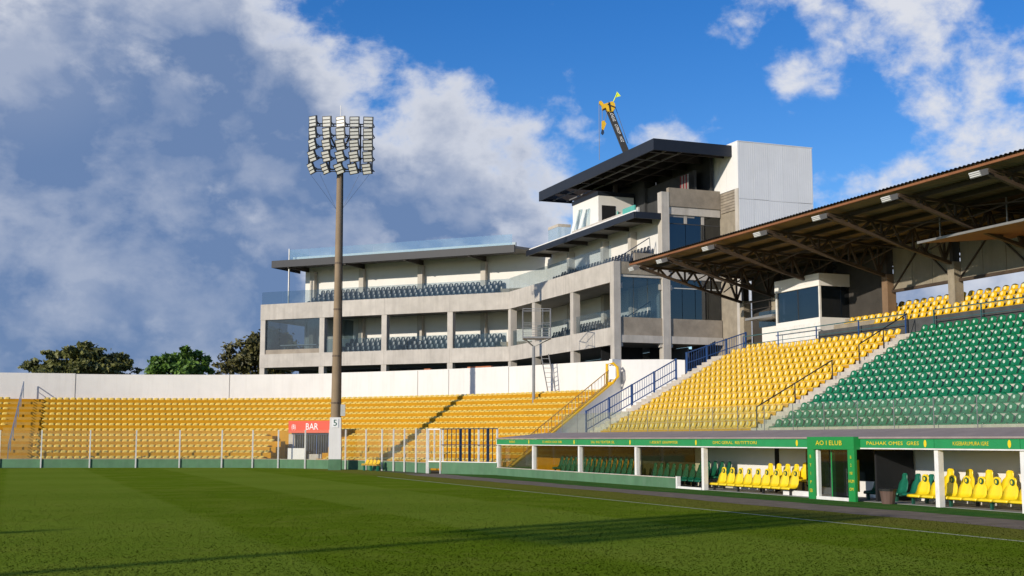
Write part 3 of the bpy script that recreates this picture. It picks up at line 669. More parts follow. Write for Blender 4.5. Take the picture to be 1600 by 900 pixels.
bench('green bucket seats in the shade behind the bin by the portal', DX+.75, yd(1345, DX+.75), 5, .68, -.05, TS_G, False, beam=MATS['bench_green'])
# waste bin
bp = atX(1388, 788, DX-.25); t = thing('waste_bin', (bp.x, bp.y, 0.008), 'brown tapered waste bin with folded black liner rim', 'bin')
MB().tube([(bp.x, bp.y, .01), (bp.x, bp.y, .43)], [.2, .27], 14).build('body', BINM, t); MB().tube([(bp.x, bp.y, .432), (bp.x, bp.y, .5), (bp.x, bp.y, .52)], [.29, .30, .22], 14).build('liner', BLK, t)
# ------------------------------------------------------------------ curved yellow terrace
CP = [(-62, 108.2), (-32, 107.6), (-1.1, 105.5), (10.1, 103.4), (17.4, 99.6), (22.8, 93.4), (26.8, 86.7), (29.7, 79.6), (30.6, 77.2), (32.5, 71.5)]
def catmull(P, step=.5):
    out = []
    for i in range(1, len(P)-2):
        p0, p1, p2, p3 = [V((*q, 0)) for q in P[i-1:i+3]]; n = max(4, int((p2-p1).length/step))
        for k in range(n):
            t = k/n; out.append(.5*((2*p1)+(p2-p0)*t+(2*p0-5*p1+4*p2-p3)*t*t+(3*p1-p0-3*p2+p3)*t**3))
    out.append(V((*P[-2], 0))); return out
PATH = catmull(CP)
def tang(P, i): return (P[min(i+1, len(P)-1)]-P[max(i-1, 0)]).normalized()
NRM = [V((-tang(PATH, i).y, tang(PATH, i).x, 0)) for i in range(len(PATH))]
for _ in range(6): NRM = [(NRM[max(i-1, 0)]+NRM[i]+NRM[min(i+1, len(NRM)-1)]).normalized() for i in range(len(NRM))]
def off(s): return [p+n*s for p, n in zip(PATH, NRM)]
TN, TD, TZ0, TR = 12, .7, .68, .43
def pxof(p):
    f = p.dot(FWD); r = p.dot(RGT); return 800+FPX*r/(f*math.cos(PIT))
def idx_px(px, s=0):
    O = off(s); return min(range(len(O)), key=lambda i: abs(pxof(O[i])-px))
i0, i1 = idx_px(412), idx_px(494)
ist = idx_px(22, 4)
te = thing('curved_terrace', tuple(off(4)[len(PATH)//2]), 'curved amber painted concrete terrace wrapping the corner behind the pitch', 'terrace')
def curved(s0, s1, z0, z1, a, b, name, m, parent):
    A, B = off(s0), off(s1); mb = MB(); n = b-a
    for i in range(a, b+1): mb.v += [(A[i].x, A[i].y, z0), (B[i].x, B[i].y, z0), (B[i].x, B[i].y, z1), (A[i].x, A[i].y, z1)]
    for i in range(n):
        o = 4*i
        for k in range(4): mb.f.append([o+k, o+(k+1) % 4, o+4+(k+1) % 4, o+4+k])
    mb.f += [[0, 1, 2, 3], [4*n+k for k in (3, 2, 1, 0)]]
    return mb.build(name, m, parent)
last = len(PATH)-1
for k in range(TN):
    s0, s1 = TD*k, TD*(k+1)-.003; z = TZ0+TR*k
    if k < 5:
        curved(s0, s1, 0, z, 0, i0-2*max(0, k-3), 'step', AMBER, te); curved(s0, s1, 0, z, i1+0, last, 'step', AMBER, te)
    else: curved(s0, s1, 0, z, 0, last, 'step', AMBER, te)
curved(TD*TN, TD*TN+.6, 0, TZ0+TR*(TN-1)+.05, 0, last, 'top_walkway', AMBER, te)
# little stair on the left
for k in range(TN-1):
    curved(TD*k+.35, TD*(k+1)-.004, TZ0+TR*k+.001, TZ0+TR*k+.215, ist-1, ist+2, 'stair_step', mat('ochre_step', (.5, .3, .05), .8, .3, .15, 2, grime=(.4, .25, .06)), te)
pl_ = []
for k in range(TN):
    O = off(TD*k+.30); z = TZ0+TR*k+.003; acc = 0; nxt = .3
    for i in range(len(O)-1):
        L_ = (O[i+1]-O[i]).length
        while acc+L_ > nxt:
            p = O[i].lerp(O[i+1], (nxt-acc)/L_); r = math.atan2(NRM[i].y, NRM[i].x)
            if not (ist-1 <= i <= ist+1) and not (k < 5 and i0-2*max(0, k-3)-1 <= i <= i1) and i < last-2-0*k: pl_.append((p.x, p.y, z, r))
            nxt += .515
        acc += L_
rp = rank([q for q in pl_]); 
for (x, y, z, r) in rp[:300]:
    tag(place('bleacher_seat', SEAT_P, (x, y, z), rotz=r), 'low pale yellow seat shell fixed to the amber curved terrace', 'seat', 'seat shells on the curved terrace')
merge('bleacher_seats', SEAT_P, rp[300:], YELP, 'further low pale yellow seat shells on the curved terrace', 'seats')
# terrace end: white sloped cheek wall with yellow coping and ochre rail
ep, en = PATH[last], NRM[last]; tg = tang(PATH, last)
def epnt(s, t=0, z=0): return ep+en*s+tg*t+V((0, 0, z))
cw = thing('terrace_end_wall', tuple(epnt(4)), 'white sloping end wall of the terrace with yellow coping', 'wall')
S0, S1, SE = -1.2, TD*TN-.4, TD*TN+.62
def slope_z(s): return TZ0+TR*(s/TD)+.3
a, b, c, d = epnt(S0, .05), epnt(S1, .05), epnt(S1, .35), epnt(S0, .35)
MB().prism([a, b, c, d], 0, [slope_z(S0), slope_z(S1), slope_z(S1), slope_z(S0)]).build('cheek', WALLW, cw)
a, b, c, d = epnt(S0-.05, .0), epnt(S1, .0), epnt(S1, .4), epnt(S0-.05, .4)
z4 = [slope_z(S0), slope_z(S1), slope_z(S1), slope_z(S0)]
MB().prism([a, b, c, d], [q+.003 for q in z4], [q+.12 for q in z4]).build('coping', YEL, cw)
rl = thing('terrace_end_rail', tuple(epnt(1, .2, slope_z(1))), 'ochre steel railing climbing the yellow edge of the terrace end', 'railing')
A_, B_ = epnt(0, .2, slope_z(0)+.12), epnt(S1, .2, slope_z(S1)+.12); up = V((0, 0, .95))
MB().bar(A_+up, B_+up, .05).build('top_rail', YELR, rl); MB().bar(A_+up*.15, B_+up*.15, .04).build('bottom_rail', YELR, rl)
for i in range(27): p = A_.lerp(B_, i/26); MB().bar(p, p+up, .045 if i % 4 == 0 else .022).build('baluster', YELR if i % 4 == 0 else PALEM, rl)
# yellow hoop sign at the top of the rail
# ------------------------------------------------------------------ white perimeter wall behind the terrace
WZ = 7.62
pw = thing('perimeter_wall', tuple(off(9.3)[len(PATH)//2]), 'tall whitewashed perimeter wall above the top row of the curved terrace', 'wall')
joints = [0]+[idx_px(p, TD*TN+.7) for p in (-60, 110, 357, 515, 650, 706, 800)]+[last]
for a, b in zip(joints[:-1], joints[1:]):
    jz = random.uniform(-.03, .03); q = random.uniform(0, .004)
    curved(TD*TN+.62+q, TD*TN+.9, 0, WZ+jz, a, b, 'wall_panel', WALLW, pw)
    if a: c0 = off(TD*TN+.60)[a]; MB().bar(V((c0.x, c0.y, TZ0+TR*(TN-1)+.1)), V((c0.x, c0.y, WZ-.02)), .035).build('joint_strip', mat('joint_grey', (.5, .48, .45), .8, .3, .1, 2), pw)
# brick red patches where render broke along the top
for px, w in ((735, 26), (662, 3)):
    i = idx_px(px, TD*TN+.7); j = idx_px(px+w, TD*TN+.7)+1; curved(TD*TN+.64, TD*TN+.88, WZ+.035, WZ+.12, i, j, 'brick_course', mat('red_brick', (.45, .16, .08), .85, .3, .2, 3), pw)
# wall turning round behind the passage
k0 = epnt(SE+.0, -.3); k1 = V((39.6, 74.0, 0)); k2 = V((40.2, 66.5, 0))
MB().prism([epnt(SE, 0), k1, k1+V((.3, 0, 0)), epnt(SE+.3, 0)], 0, [WZ, 7.3, 7.3, WZ]).build('return_wall', WALLW, pw)
MB().prism([k1, k2, k2+V((.3, 0, 0)), k1+V((.3, 0, 0))], 0, [7.297, 6.7, 6.7, 7.297]).build('return_wall', WALLW, pw)
MB().prism([epnt(S1, .05), epnt(SE, 0), epnt(SE+.0, .3), epnt(S1, .35)], 0, WZ-.002).build('end_pier', WALLW, pw)
hp = epnt(S1-.3, .12, slope_z(S1-.3)+.2); hs = thing('hoop_sign', tuple(hp), 'yellow framed hoop at the top of the ochre rail', 'sign')
MB().tube([hp, hp+V((0, 0, 1.35)), hp+V((.35, -.3, 1.4)), hp+V((.55, -.5, 1.1)), hp+V((.6, -.5, .5)), hp+V((.3, -.25, .05)), hp], .1, 6).build('frame', YEL, hs)
MB().prism([hp+V((.08, -.05, 0)), hp+V((.45, -.4, 0)), hp+V((.46, -.38, 0)), hp+V((.09, -.03, 0))], hp.z+.3, hp.z+1.2).build('board', PWHITE, hs)
# handrail on the left stair
O = off(0); p0 = off(-.6)[ist]; p1 = off(TD*TN)[ist]
t = thing('terrace_handrail', (p0.x, p0.y, 0.3), 'blue grey tubular handrail climbing the narrow stair of the terrace', 'handrail')
za, zb = TZ0+1.0, TZ0+TR*TN+1.05
MB().bar(V((p0.x, p0.y, za)), V((p1.x, p1.y, zb)), .06).bar(V((p0.x, p0.y, za-.45)), V((p1.x, p1.y, zb-.45)), .04).build('rail', MATS['pale_blue_bars'], t)
for i in range(7): q = p0.lerp(p1, i/6); zz = za+(zb-za)*i/6; MB().bar(V((q.x, q.y, max(.2, zz-1.35))), V((q.x, q.y, zz)), .06).build('post', MATS['pale_blue_bars'], t)
# ------------------------------------------------------------------ bar kiosk in the terrace
im = (i0+i1)//2; bo, bn_ = PATH[im], NRM[im]; bt = tang(PATH, im)
def bp_(t, s, z): return bo+bt*t+bn_*s+V((0, 0, z))
def bbox(t0, t1, s0, s1, z0, z1): return MB().hexa([bp_(t0, s0, z0), bp_(t1, s0, z0), bp_(t1, s1, z0), bp_(t0, s1, z0), bp_(t0, s0, z1), bp_(t1, s0, z1), bp_(t1, s1, z1), bp_(t0, s1, z1)])
wb = (PATH[i1]-PATH[i0]).length
bk = thing('bar_kiosk', tuple(bp_(0, 1.5, 0)), 'dark bar hatch with blue bars set into the amber terrace', 'kiosk')
bbox(-wb/2-.15, wb/2+.1, 3.3, 3.49, 0, 2.55).build('back_wall', CONC, bk)
bbox(-wb/2+1.25, wb/2-.2, 2.2, 3.28, 0, 2.5).build('hatch', mat('hatch_dark', (.05, .055, .065), .7, .4, .15, 2), bk)
bbox(-wb/2+1.1, wb/2-.1, 2.0, 3.3, 2.5, 2.62).build('lintel', BLUE, bk)
for i in range(16): x = -wb/2+1.2+(wb-1.35)*i/15; bbox(x-.03, x+.03, 2.08, 2.14, 1.0, 2.5).build('bar', BLUE if i % 5 == 0 else NAVY, bk)
bbox(-wb/2+1.2, -wb/2+2.8, 1.4, 1.5, 0.0, 1.45).build('counter_board', WHITE, bk); bbox(-wb/2+2.8, wb/2-.6, 1.8, 2.0, 0, 1.0).build('side_counter', CONC, bk)
bs = thing('bar_sign', tuple(bp_(.3, 1.5, 2.6)), 'red BAR sign with white lettering over the kiosk', 'sign')
sw0, sw1 = -wb/2+1.0, wb/2+.95
bbox(sw0, sw1, 1.7, 1.82, 2.62, 3.55).build('board', RED, bs)
text_part('BAR', .72, bp_((sw0+sw1)/2-.1, 1.695, 3.08), bt, (0, 0, 1), PWHITE, bs, width=1.15)
text_part('(B)', .5, bp_(sw0+.5, 1.695, 3.08), bt, (0, 0, 1), PWHITE, bs, name='logo', width=.38)
for x in (sw0+.4, sw1-.4): MB().bar(bp_(x, 1.9, 2.2), bp_(x, 1.9, 3.3), .06).build('bracket', GREYM, bs)
# ------------------------------------------------------------------ perimeter fence
FPT = [(-330, 97.5), (-150, 97.2), (0, 97), (65, 97.1), (141, 97.2), (213, 97.3), (281, 97.3), (347, 97.2), (395, 97), (435, 96.2), (477, 94.8), (515, 93.2), (540, 91.9), (572, 90), (597, 88.2), (615, 86.6), (632, 85), (650, 83.2), (667, 81.2)]
FP = [atD(p, d) for p, d in FPT]
fe = thing('perimeter_fence', tuple(FP[9]), 'glass perimeter fence on white posts above a low green wall', 'fence')
for i, p in enumerate(FP):
    MB().bar(p+V((0, 0, 0)), p+V((0, 0, 2.82)), .095 if i < 12 else .085).build('post', WPOST, fe)
    if i:
        q = FP[i-1]; d_ = (p-q).normalized(); n_ = V((-d_.y, d_.x, 0)); a, b = q+d_*.07+n_*.1, p-d_*.07+n_*.1
        MB().prism([a-d_*.06, b+d_*.06, b+d_*.06+n_*.16, a-d_*.06+n_*.16], 0, .64).build('base_wall', GWALL, fe)
        g0, g1 = q+d_*.075, p-d_*.075
        MB().prism([g0, g1, g1+n_*.012, g0+n_*.012], .67, 2.78).build('pane', GLF, fe)
        MB().prism([a-d_*.06-n_*.03, b+d_*.06-n_*.03, b+d_*.06+n_*.18, a-d_*.06+n_*.18], .642, .67).build('wall_cap', PAVE, fe)
# small cage posts behind fence on the terrace front
# gate and dark frames between fence and shelter
DE = V((DX-.05, YD0+.25, 0)); ge = FP[-1]; gd = (DE-ge).normalized(); gn = V((-gd.y, gd.x, 0)); GL_ = (DE-ge).length
def gp(t, z, o=0): return ge+gd*t+gn*o+V((0, 0, z))
gt = thing('fence_gate', tuple(gp(.9, 0)), 'white framed glazed gate in the fence next to the team shelter', 'gate')
tg_ = GL_*.2
for a, b in ((gp(.15, .3), gp(.15, 2.75)), (gp(tg_, .3), gp(tg_, 2.75)), (gp(.15, 2.75), gp(tg_, 2.75)), (gp(.15, .75), gp(tg_, .75)), (gp((tg_+.15)/2, .75), gp((tg_+.15)/2, 2.75))): MB().bar(a, b, .08).build('frame_bar', WPOST, gt)
for i in range(3): MB().bar(gp(.15, 1.2+.45*i), gp(tg_, 1.2+.45*i), .035).build('glazing_bar', YELR, gt)
MB().prism([gp(.2, 0), gp(tg_-.05, 0), gp(tg_-.05, 0, .012), gp(.2, 0, .012)], .8, 2.7).build('pane', GLF, gt)
MB().prism([gp(.2, 0), gp(tg_-.05, 0), gp(tg_-.05, 0, .03), gp(.2, 0, .03)], .32, .7).build('kick_panel', GWALL, gt); MB().bar(gp(.15, 0), gp(.15, .3), .07).bar(gp(tg_, 0), gp(tg_, .3), .07).build('foot', WPOST, gt)
sc = thing('barred_screen', tuple(gp(GL_*.6, 0)), 'navy barred screen on green wall between gate and team shelter', 'screen')
MB().prism([gp(tg_+.1, 0), gp(GL_, 0), gp(GL_, 0, .16), gp(tg_+.1, 0, .16)], 0, .72).build('base_wall', GWALL, sc)
MB().prism([gp(tg_+.1, 0, -.02), gp(GL_, 0, -.02), gp(GL_, 0, .18), gp(tg_+.1, 0, .18)], .722, .77).build('wall_cap', WPOST, sc)
nb = 13
for i in range(nb):
    t_ = tg_+.15+(GL_-tg_-.2)*i/(nb-1); w_ = .14 if i in (4, 6, 10) else (.09 if i in (0, 8, 12) else .045); m_ = WPOST if i in (0, 8, 12) else NAVY
    MB().bar(gp(t_, .771, .08), gp(t_, 2.78, .08), w_).build('bar', m_, sc)
for z in (2.76, 1.78): MB().bar(gp(tg_+.1, z, .0), gp(GL_, z, .0), .05).build('cross_bar', NAVY, sc)
# little bench at the touchline corner
bq = atD(580, 88.0); d_ = (FP[15]-FP[12]).normalized(); n_ = V((d_.y, -d_.x, 0))
sb = thing('touchline_bench', tuple(bq), 'small yellow three seat bench by the green wall', 'bench')
r_ = math.atan2(-n_.y, -n_.x)
for i in range(4):
    p = bq+d_*(.5*i-.75)*1.0; place('seat', SEAT_Y, (p.x, p.y, .42), sb, r_)
MB().bar(bq-d_*1.05+V((0, 0, .38)), bq+d_*1.05+V((0, 0, .38)), .3, .06).build('beam', YELR, sb)
for i in (-1, 0, 1): p = bq+d_*.9*i; MB().box(p.x-.05, p.x+.05, p.y-.15, p.y+.15, 0, .349).build('leg', GRND, sb)
# ------------------------------------------------------------------ floodlight masts
def mast(base, face, label, head_z=21.45, detail=True):
    base = V(base); t = thing('floodlight_mast', base, label, 'floodlight')
    face = V(face).normalized(); rt_ = V((-face.y, face.x, 0))     # to the viewer's right when looking at the face
    rt_ = -rt_ if rt_.dot(RGT) < 0 else rt_
    MB().tube([base+V((0, 0, 0)), base+V((0, 0, 3.4)), base+V((0, 0, 12)), base+V((0, 0, head_z+2.0))], [.37, .35, .26, .19], 10).build('pole', POLE, t, True)
    mb = MB()
    for i in range(5): mb.tube([base+V((0, 0, 4.6+3.3*i)), base+V((0, 0, 4.72+3.3*i))], [.355-.033*i]*2, 10)
    mb.build('joint_ring', mat('pole_joint', (.15, .11, .08), .8, .3, .1, 2), t)
    sl = MB(); h = .41; sl.hexa([base+rt_*a*h*1.05+face*b*h*1.05+V((0, 0, .75)) for a, b in ((-1, 1), (1, 1), (1, -1), (-1, -1))]+[base+rt_*a*h*.93+face*b*h*.93+V((0, 0, 3.65)) for a, b in ((-1, 1), (1, 1), (1, -1), (-1, -1))]); sl.build('base_sleeve', WALLW, t)
    MB().hexa([base+rt_*a*h*1.08+face*b*h*1.08 for a, b in ((-1, 1), (1, 1), (1, -1), (-1, -1))]+[base+rt_*a*h*1.06+face*b*h*1.06+V((0, 0, .745)) for a, b in ((-1, 1), (1, 1), (1, -1), (-1, -1))]).build('green_foot', GWALL, t)
    if detail:
        sp = MB().hexa([base+rt_*a*.22+face*(h+.0+b)+V((0, 0, z)) for z in (2.95, 3.55) for a, b in ((-1, .02), (1, .02), (1, .0), (-1, .0))]).build('glint_or_number_plate', PWHITE, t)
        text_part('5', .62, base+face*(h+.03)+V((0, 0, 3.25)), rt_, (0, 0, 1), PDK, sp)
        MB().hexa([base+rt_*(.5+a*.16)+face*(.1+b*.14)+V((0, 0, z)) for z in (3.75, 4.55) for a, b in ((-1, 1), (1, 1), (1, -1), (-1, -1))]).build('junction_box', PALEM, t)
        MB().bar(base+rt_*.28+V((0, 0, 4.2)), base+rt_*.4+V((0, 0, 4.2)), .08).build('box_bracket', GREYM, t)
        MB().tube([base+V((0, 0, head_z+1.9)), base+V((0, 0, head_z+4.6))], .02, 4).build('lightning_rod', GREYM, t)
        for k in (-1, 1):
            for j in (1.4, 2.1): MB().tube([base+rt_*k*j+V((0, 0, head_z-.45)), base+rt_*k*.2+V((0, 0, head_z-3.0))], .008, 4).build('stay_cable', BLK, t)
        MB().tube([base-face*.0+rt_*.36+V((0, 0, .5)), base+rt_*.30+V((0, 0, 12)), base+rt_*.23+V((0, 0, head_z))], .035, 4).build('cable_duct', BLK, t)
    fr = MB(); x0, x1 = -2.2, 2.35
    for r in range(5): z = head_z-.15+.83*r; fr.bar(base+rt_*x0+face*.25+V((0, 0, z)), base+rt_*x1+face*.25+V((0, 0, z)), .08); fr.bar(base+rt_*x0-face*.45+V((0, 0, z)), base+rt_*x1-face*.45+V((0, 0, z)), .06) if r in (0, 4) else None
    for c in (-2.2, -.75, .75, 1.45, 2.3):
        fr.bar(base+rt_*c+face*.25+V((0, 0, head_z-.15)), base+rt_*c+face*.25+V((0, 0, head_z+3.2)), .07); fr.bar(base+rt_*c-face*.45+V((0, 0, head_z-.15)), base+rt_*c-face*.45+V((0, 0, head_z+3.2)), .05)
        fr.bar(base+rt_*c+face*.25+V((0, 0, head_z-.15)), base+rt_*c-face*.45+V((0, 0, head_z-.15)), .05)
    fr.bar(base+V((0, 0, head_z+.9)), base+rt_*.7+face*.25+V((0, 0, head_z+2.3)), .1); fr.bar(base+V((0, 0, head_z+.9)), base-rt_*.7+face*.25+V((0, 0, head_z+2.3)), .1)
    fr.build('head_frame', BLK, t)
    rr = random.Random(4)
    for r in range(5):
        for c in range(5):
            z = head_z-.55+.84*r if r else head_z-.6
            ctr = base+rt_*(-1.95+.98*c+(.05 if r else .0))+face*.55+V((0, 0, z+.45))
            yawj = -.62+.15*c-.06*(4-r)+rr.uniform(-.12, .12); f2 = (face*math.cos(yawj)+rt_*math.sin(yawj)).normalized(); r2 = V((-f2.y, f2.x, 0)); r2 = -r2 if r2.dot(rt_) < 0 else r2
            tl = .42-.09*r+rr.uniform(-.05, .05); u2 = (V((0, 0, 1))*math.cos(tl)+f2*math.sin(tl)); n2 = (f2*math.cos(tl)-V((0, 0, 1))*math.sin(tl))
            roll = (rr.uniform(.0, .3) if r == 0 else rr.uniform(-.04, .08)+.025*(4-r)); ra = r2*math.cos(roll)+u2*math.sin(roll); ua = u2*math.cos(roll)-r2*math.sin(roll)
            def bxx(cc, a, b, d): return MB().hexa([cc+ra*i*a+n2*j*d+ua*k*b for k in (-1, 1) for i, j in ((-1, 1), (1, 1), (1, -1), (-1, -1))])
            lm = bxx(ctr, .36, .395, .06).build('lamp', BLK, t)
            for q in (-1, 0, 1): bxx(ctr+ua*.248*q+n2*.06, .295, .085, .025).build('lens', LENS, lm)
            MB().bar(ctr+ra*.3-n2*.05, ctr+ra*.42-ua*.3-n2*.25, .05).bar(ctr+ra*.42-ua*.3-n2*.25, base+rt_*(-1.95+.98*c)+face*.25+V((0, 0, z+.05 if r else head_z-.1)), .05).build('yoke', BLK, lm)
    return t
mb_ = atD(524, 90.2)
mast(mb_, (-.30, -.95, 0), 'tall brown floodlight mast numbered 5 with twenty five lamps beside the BAR sign')
mast((-52.0, -1.2, 0), (.95, .3, 0), 'matching floodlight mast on the far side of the pitch', head_z=21.0, detail=False)
fp = V((-52.0, 8.6, 0)); t = thing('shadow_pole', fp, 'unseen tapered concrete pole added beyond the far touchline for its shadow', 'pole')  # out-of-view pole added and thickened so its shadow streak shows on the grass
MB().tube([fp, fp+V((0, 0, 9)), fp+V((0, 0, 17.6))], [.42, .36, .28], 10).build('shadow_pole_shaft', POLE, t); MB().tube([fp+V((0, 0, 17.6)), fp+V((0, 0, 17.7)), fp+V((0, 0, 17.85))], [.28, .3, .05], 8).build('shadow_pole_finial', PALEM, t)
# ------------------------------------------------------------------ main building
XW, YS, XU = 39.6+.6, 82.3*1.015, 43.7+.7
K = 1.015
XW, YS, XU = 40.2, 83.5, 44.5
BEND = V((XW, atX(795, 450, XW).y, 0)); CORN = V((XW, YS, 0))
dl = V((-.703, .711, 0)).normalized(); nl = V((dl.y, -dl.x, 0)); LW = 0
def u_left(px):     # distance along the left wing for an image column
    d = ray(px, 500); d = V((d.x, d.y, 0)); # solve BEND + dl*u = d*k
    det = dl.x*(-d.y)-(-d.x)*dl.y; bx_, by_ = -BEND.x, -BEND.y
    return (bx_*(-d.y)-(-d.x)*by_)/det
def u_right(px): return atX(px, 500, XW).y
UL = [0]+[u_left(p) for p in (703, 600, 503, 407)]
UR_ = [BEND.y, u_right(833), u_right(893), YS]
mn = (nl+V((1, 0, 0))).normalized(); mk = 1/mn.dot(V((1, 0, 0)))
def PL(u, s):   # left wing plan point, mitred at the bend
    return BEND+mn*mk*s if u <= 1e-6 else BEND+dl*u+nl*s
def PR(y, s): return BEND+mn*mk*s if y >= BEND.y-1e-6 else V((XW+s, y, 0))
bd = thing('hospitality_building', (43, 100, 0), 'unfinished three storey concrete hospitality building with glass balconies and dark roof edges', 'building')
def wl(u0, u1, s0, s1, z0, z1, name, m, p=bd): return MB().prism([PL(u0, s0), PL(u1, s0), PL(u1, s1), PL(u0, s1)], z0, z1).build(name, m, p)
def wr(y0, y1, s0, s1, z0, z1, name, m, p=bd): return MB().prism([PR(y0, s0), PR(y1, s0), PR(y1, s1), PR(y0, s1)], z0, z1).build(name, m, p)
ZB1, ZB2, ZB3, ZB4 = 8.92, 10.2, 13.5, 15.0
ULE = UL[-1]
for (z0, z1) in ((ZB1, ZB2), (ZB3, ZB4)):
    for a, b in zip(UL[:-1], UL[1:]): wl(a+(.006 if a else 0), b-.006, -.02, .3, z0, z1, 'spandrel', CONC)
    for a, b in zip(UR_[:-1], UR_[1:]): wr(a-(.006 if a < BEND.y-.1 else 0), b+.006, -.02, .3, z0, z1, 'spandrel', CONC)
# end return of the left wing
for (z0, z1) in ((ZB1, ZB2), (ZB3, ZB4)): wl(ULE-.3, ULE-.008, .303, 9, z0, z1, 'end_spandrel', CONC)
DEP = 9.0
for z0 in (ZB1+.2, ZB3+.25):
    wl(0, ULE-.31, .31, DEP, z0, z0+.3, 'floor_slab', SOFL); wr(BEND.y, YS+.31, .31, 7.6, z0, z0+.3, 'floor_slab', SOFL)
# columns on the facade
for u in UL[1:]:
    uu = u-.28 if u == ULE else u
    wl(uu-.27, uu+.27, .02, .6, ZB2+.001, ZB3-.001, 'column', CONC); wl(uu-.27, uu+.27, .02, .6, 0, ZB1-.001, 'column', CONC)
for y in UR_[:-1]:
    yy = y-.1 if y > BEND.y-.1 else y
    MB().box(XW+.02, XW+.6, yy-.3, yy+.3, ZB2+.001, ZB3-.001).build('column', CONC, bd); MB().box(XW+.02, XW+.6, yy-.3, yy+.3, 0, ZB1-.001).build('column', CONC, bd)
# back walls of the balconies
SW = 4.3
for (z0, z1) in ((ZB2-.78, ZB3+.24), (ZB4-.95, 19.0)):
    wl(0, ULE-2.2, SW, SW+.2, z0, z1, 'balcony_wall', INTW); wr(BEND.y, YS+.4, SW, SW+.2, z0, z1, 'balcony_wall', INTW)
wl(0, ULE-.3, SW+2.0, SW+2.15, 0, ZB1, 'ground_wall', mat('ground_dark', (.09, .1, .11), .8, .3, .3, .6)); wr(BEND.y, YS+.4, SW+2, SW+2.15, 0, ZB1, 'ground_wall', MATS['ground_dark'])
wl(0, ULE-.3, DEP-.2, DEP, ZB1, 19, 'rear_wall', WHITE)
# columns in front of the balcony wall
for px in (458, 548, 643, 745):
    u = u_left(px)+ (1.2 if px > 500 else .4)
    u = min(u, ULE-2.3)
    wl(u-.25, u+.25, SW-.55, SW-.005, ZB4-.9, 18.45, 'rear_column', CONC); wl(u-.25, u+.25, SW-.55, SW-.005, ZB2-.7, ZB3+.2, 'rear_column', CONC)
for y in (u_right(905)+3.8, u_right(850)+3.6, u_right(960)+5):
    y = min(y, BEND.y-2); MB().box(XW+SW-.55, XW+SW-.005, y-.25, y+.25, ZB4-.9, 18.1).build('rear_column', CONC, bd); MB().box(XW+SW-.55, XW+SW-.005, y-.25, y+.25, ZB2-.7, ZB3+.2).build('rear_column', CONC, bd)
# seat steps and navy seats of the balconies
dl_ = []
for lv, zb in ((0, ZB2-.6), (1, ZB4-.55)):
    for k in range(4):
        s = .75+.82*k; z = zb+.43*k
        ue = ULE-(8.2 if lv == 0 else 5.0)
        wl(0, ue+1.0, s, s+.817, zb-.28, z, 'seating_step', CONC2); wr(BEND.y, YS+.7, s, s+.817, zb-.28, z, 'seating_step', CONC2)
        u = 2.6
        while u < ue+.5:
            p = PL(u, s+.45); dl_.append((p.x, p.y, z+.003, math.atan2(nl.y, nl.x))); u += .56
        y = BEND.y-3.0
        while y > YS+1.2: dl_.append((XW+s+.45, y, z+.003, 0)); y -= .56
dr = rank(dl_)
for (x, y, z, r) in dr[:300]:
    lv = 'upper' if z > 13.9 else 'lower'
    tag(place('navy_seat', SEAT_D, (x, y, z), rotz=r), 'navy folding style seat behind glass on the %s balcony of the concrete building' % lv, 'seat', 'navy seats on the %s balcony' % lv)
merge('navy_seats', SEAT_D, dr[300:], DSEAT, 'further rows of navy seats on the building balconies', 'seats')
# balcony glass
def glass_run(fn, a, b, s, z0, z1, step=2.3, m=GLB):
    n = max(1, round(abs(b-a)/step)); d = (b-a)/n
    for i in range(n):
        e = .015 if d > 0 else -.015
        lo, hi = a+d*i+(e if i else 0), a+d*(i+1)-e
        fn(lo, hi, s, s+.02, z0, z1, 'balustrade_pane', m)
glass_run(wl, 0, ULE-.05, .1, ZB4+.004, ZB4+1.2); glass_run(wr, BEND.y, YS+.35, .1, ZB4+.004, ZB4+1.25)
for a, b in zip(UL[:-2], UL[1:-1]): glass_run(wl, a+.3, b-.3, .2, ZB2+.004, ZB2+1.25)
for a, b in zip(UR_[:-1], UR_[1:]): glass_run(wr, a-.45, b+.35, .2, ZB2+.004, ZB2+1.35)
# glazed room at the far end
wl(UL[3]+.3, ULE-.57, .12, .3, ZB2+.002, ZB2+.42, 'room_parapet', BOARD)
n = 4; w = (ULE-.57-UL[3]-.3)/n
for i in range(n): wl(UL[3]+.3+w*i+.012, UL[3]+.3+w*(i+1)-.012, .2, .22, ZB2+.424, ZB3-.002, 'room_pane', GLW)
wl(UL[3]+1.6, ULE-1.2, 1.6, 2.4, ZB2+.9, ZB2+.98, 'table_top', PWHITE)
for u in (UL[3]+1.8, ULE-1.5): wl(u-.05, u+.05, 1.9, 2.0, ZB2-.76, ZB2+.899, 'table_leg', GREYM)
wl(ULE-.2, ULE-.18, .7, SW, ZB2+.42, ZB3, 'room_pane', GLW)
wl(UL[3]-.9, UL[3]-.88, .62, SW-.1, ZB2-.7, ZB3, 'room_pane', GLW)
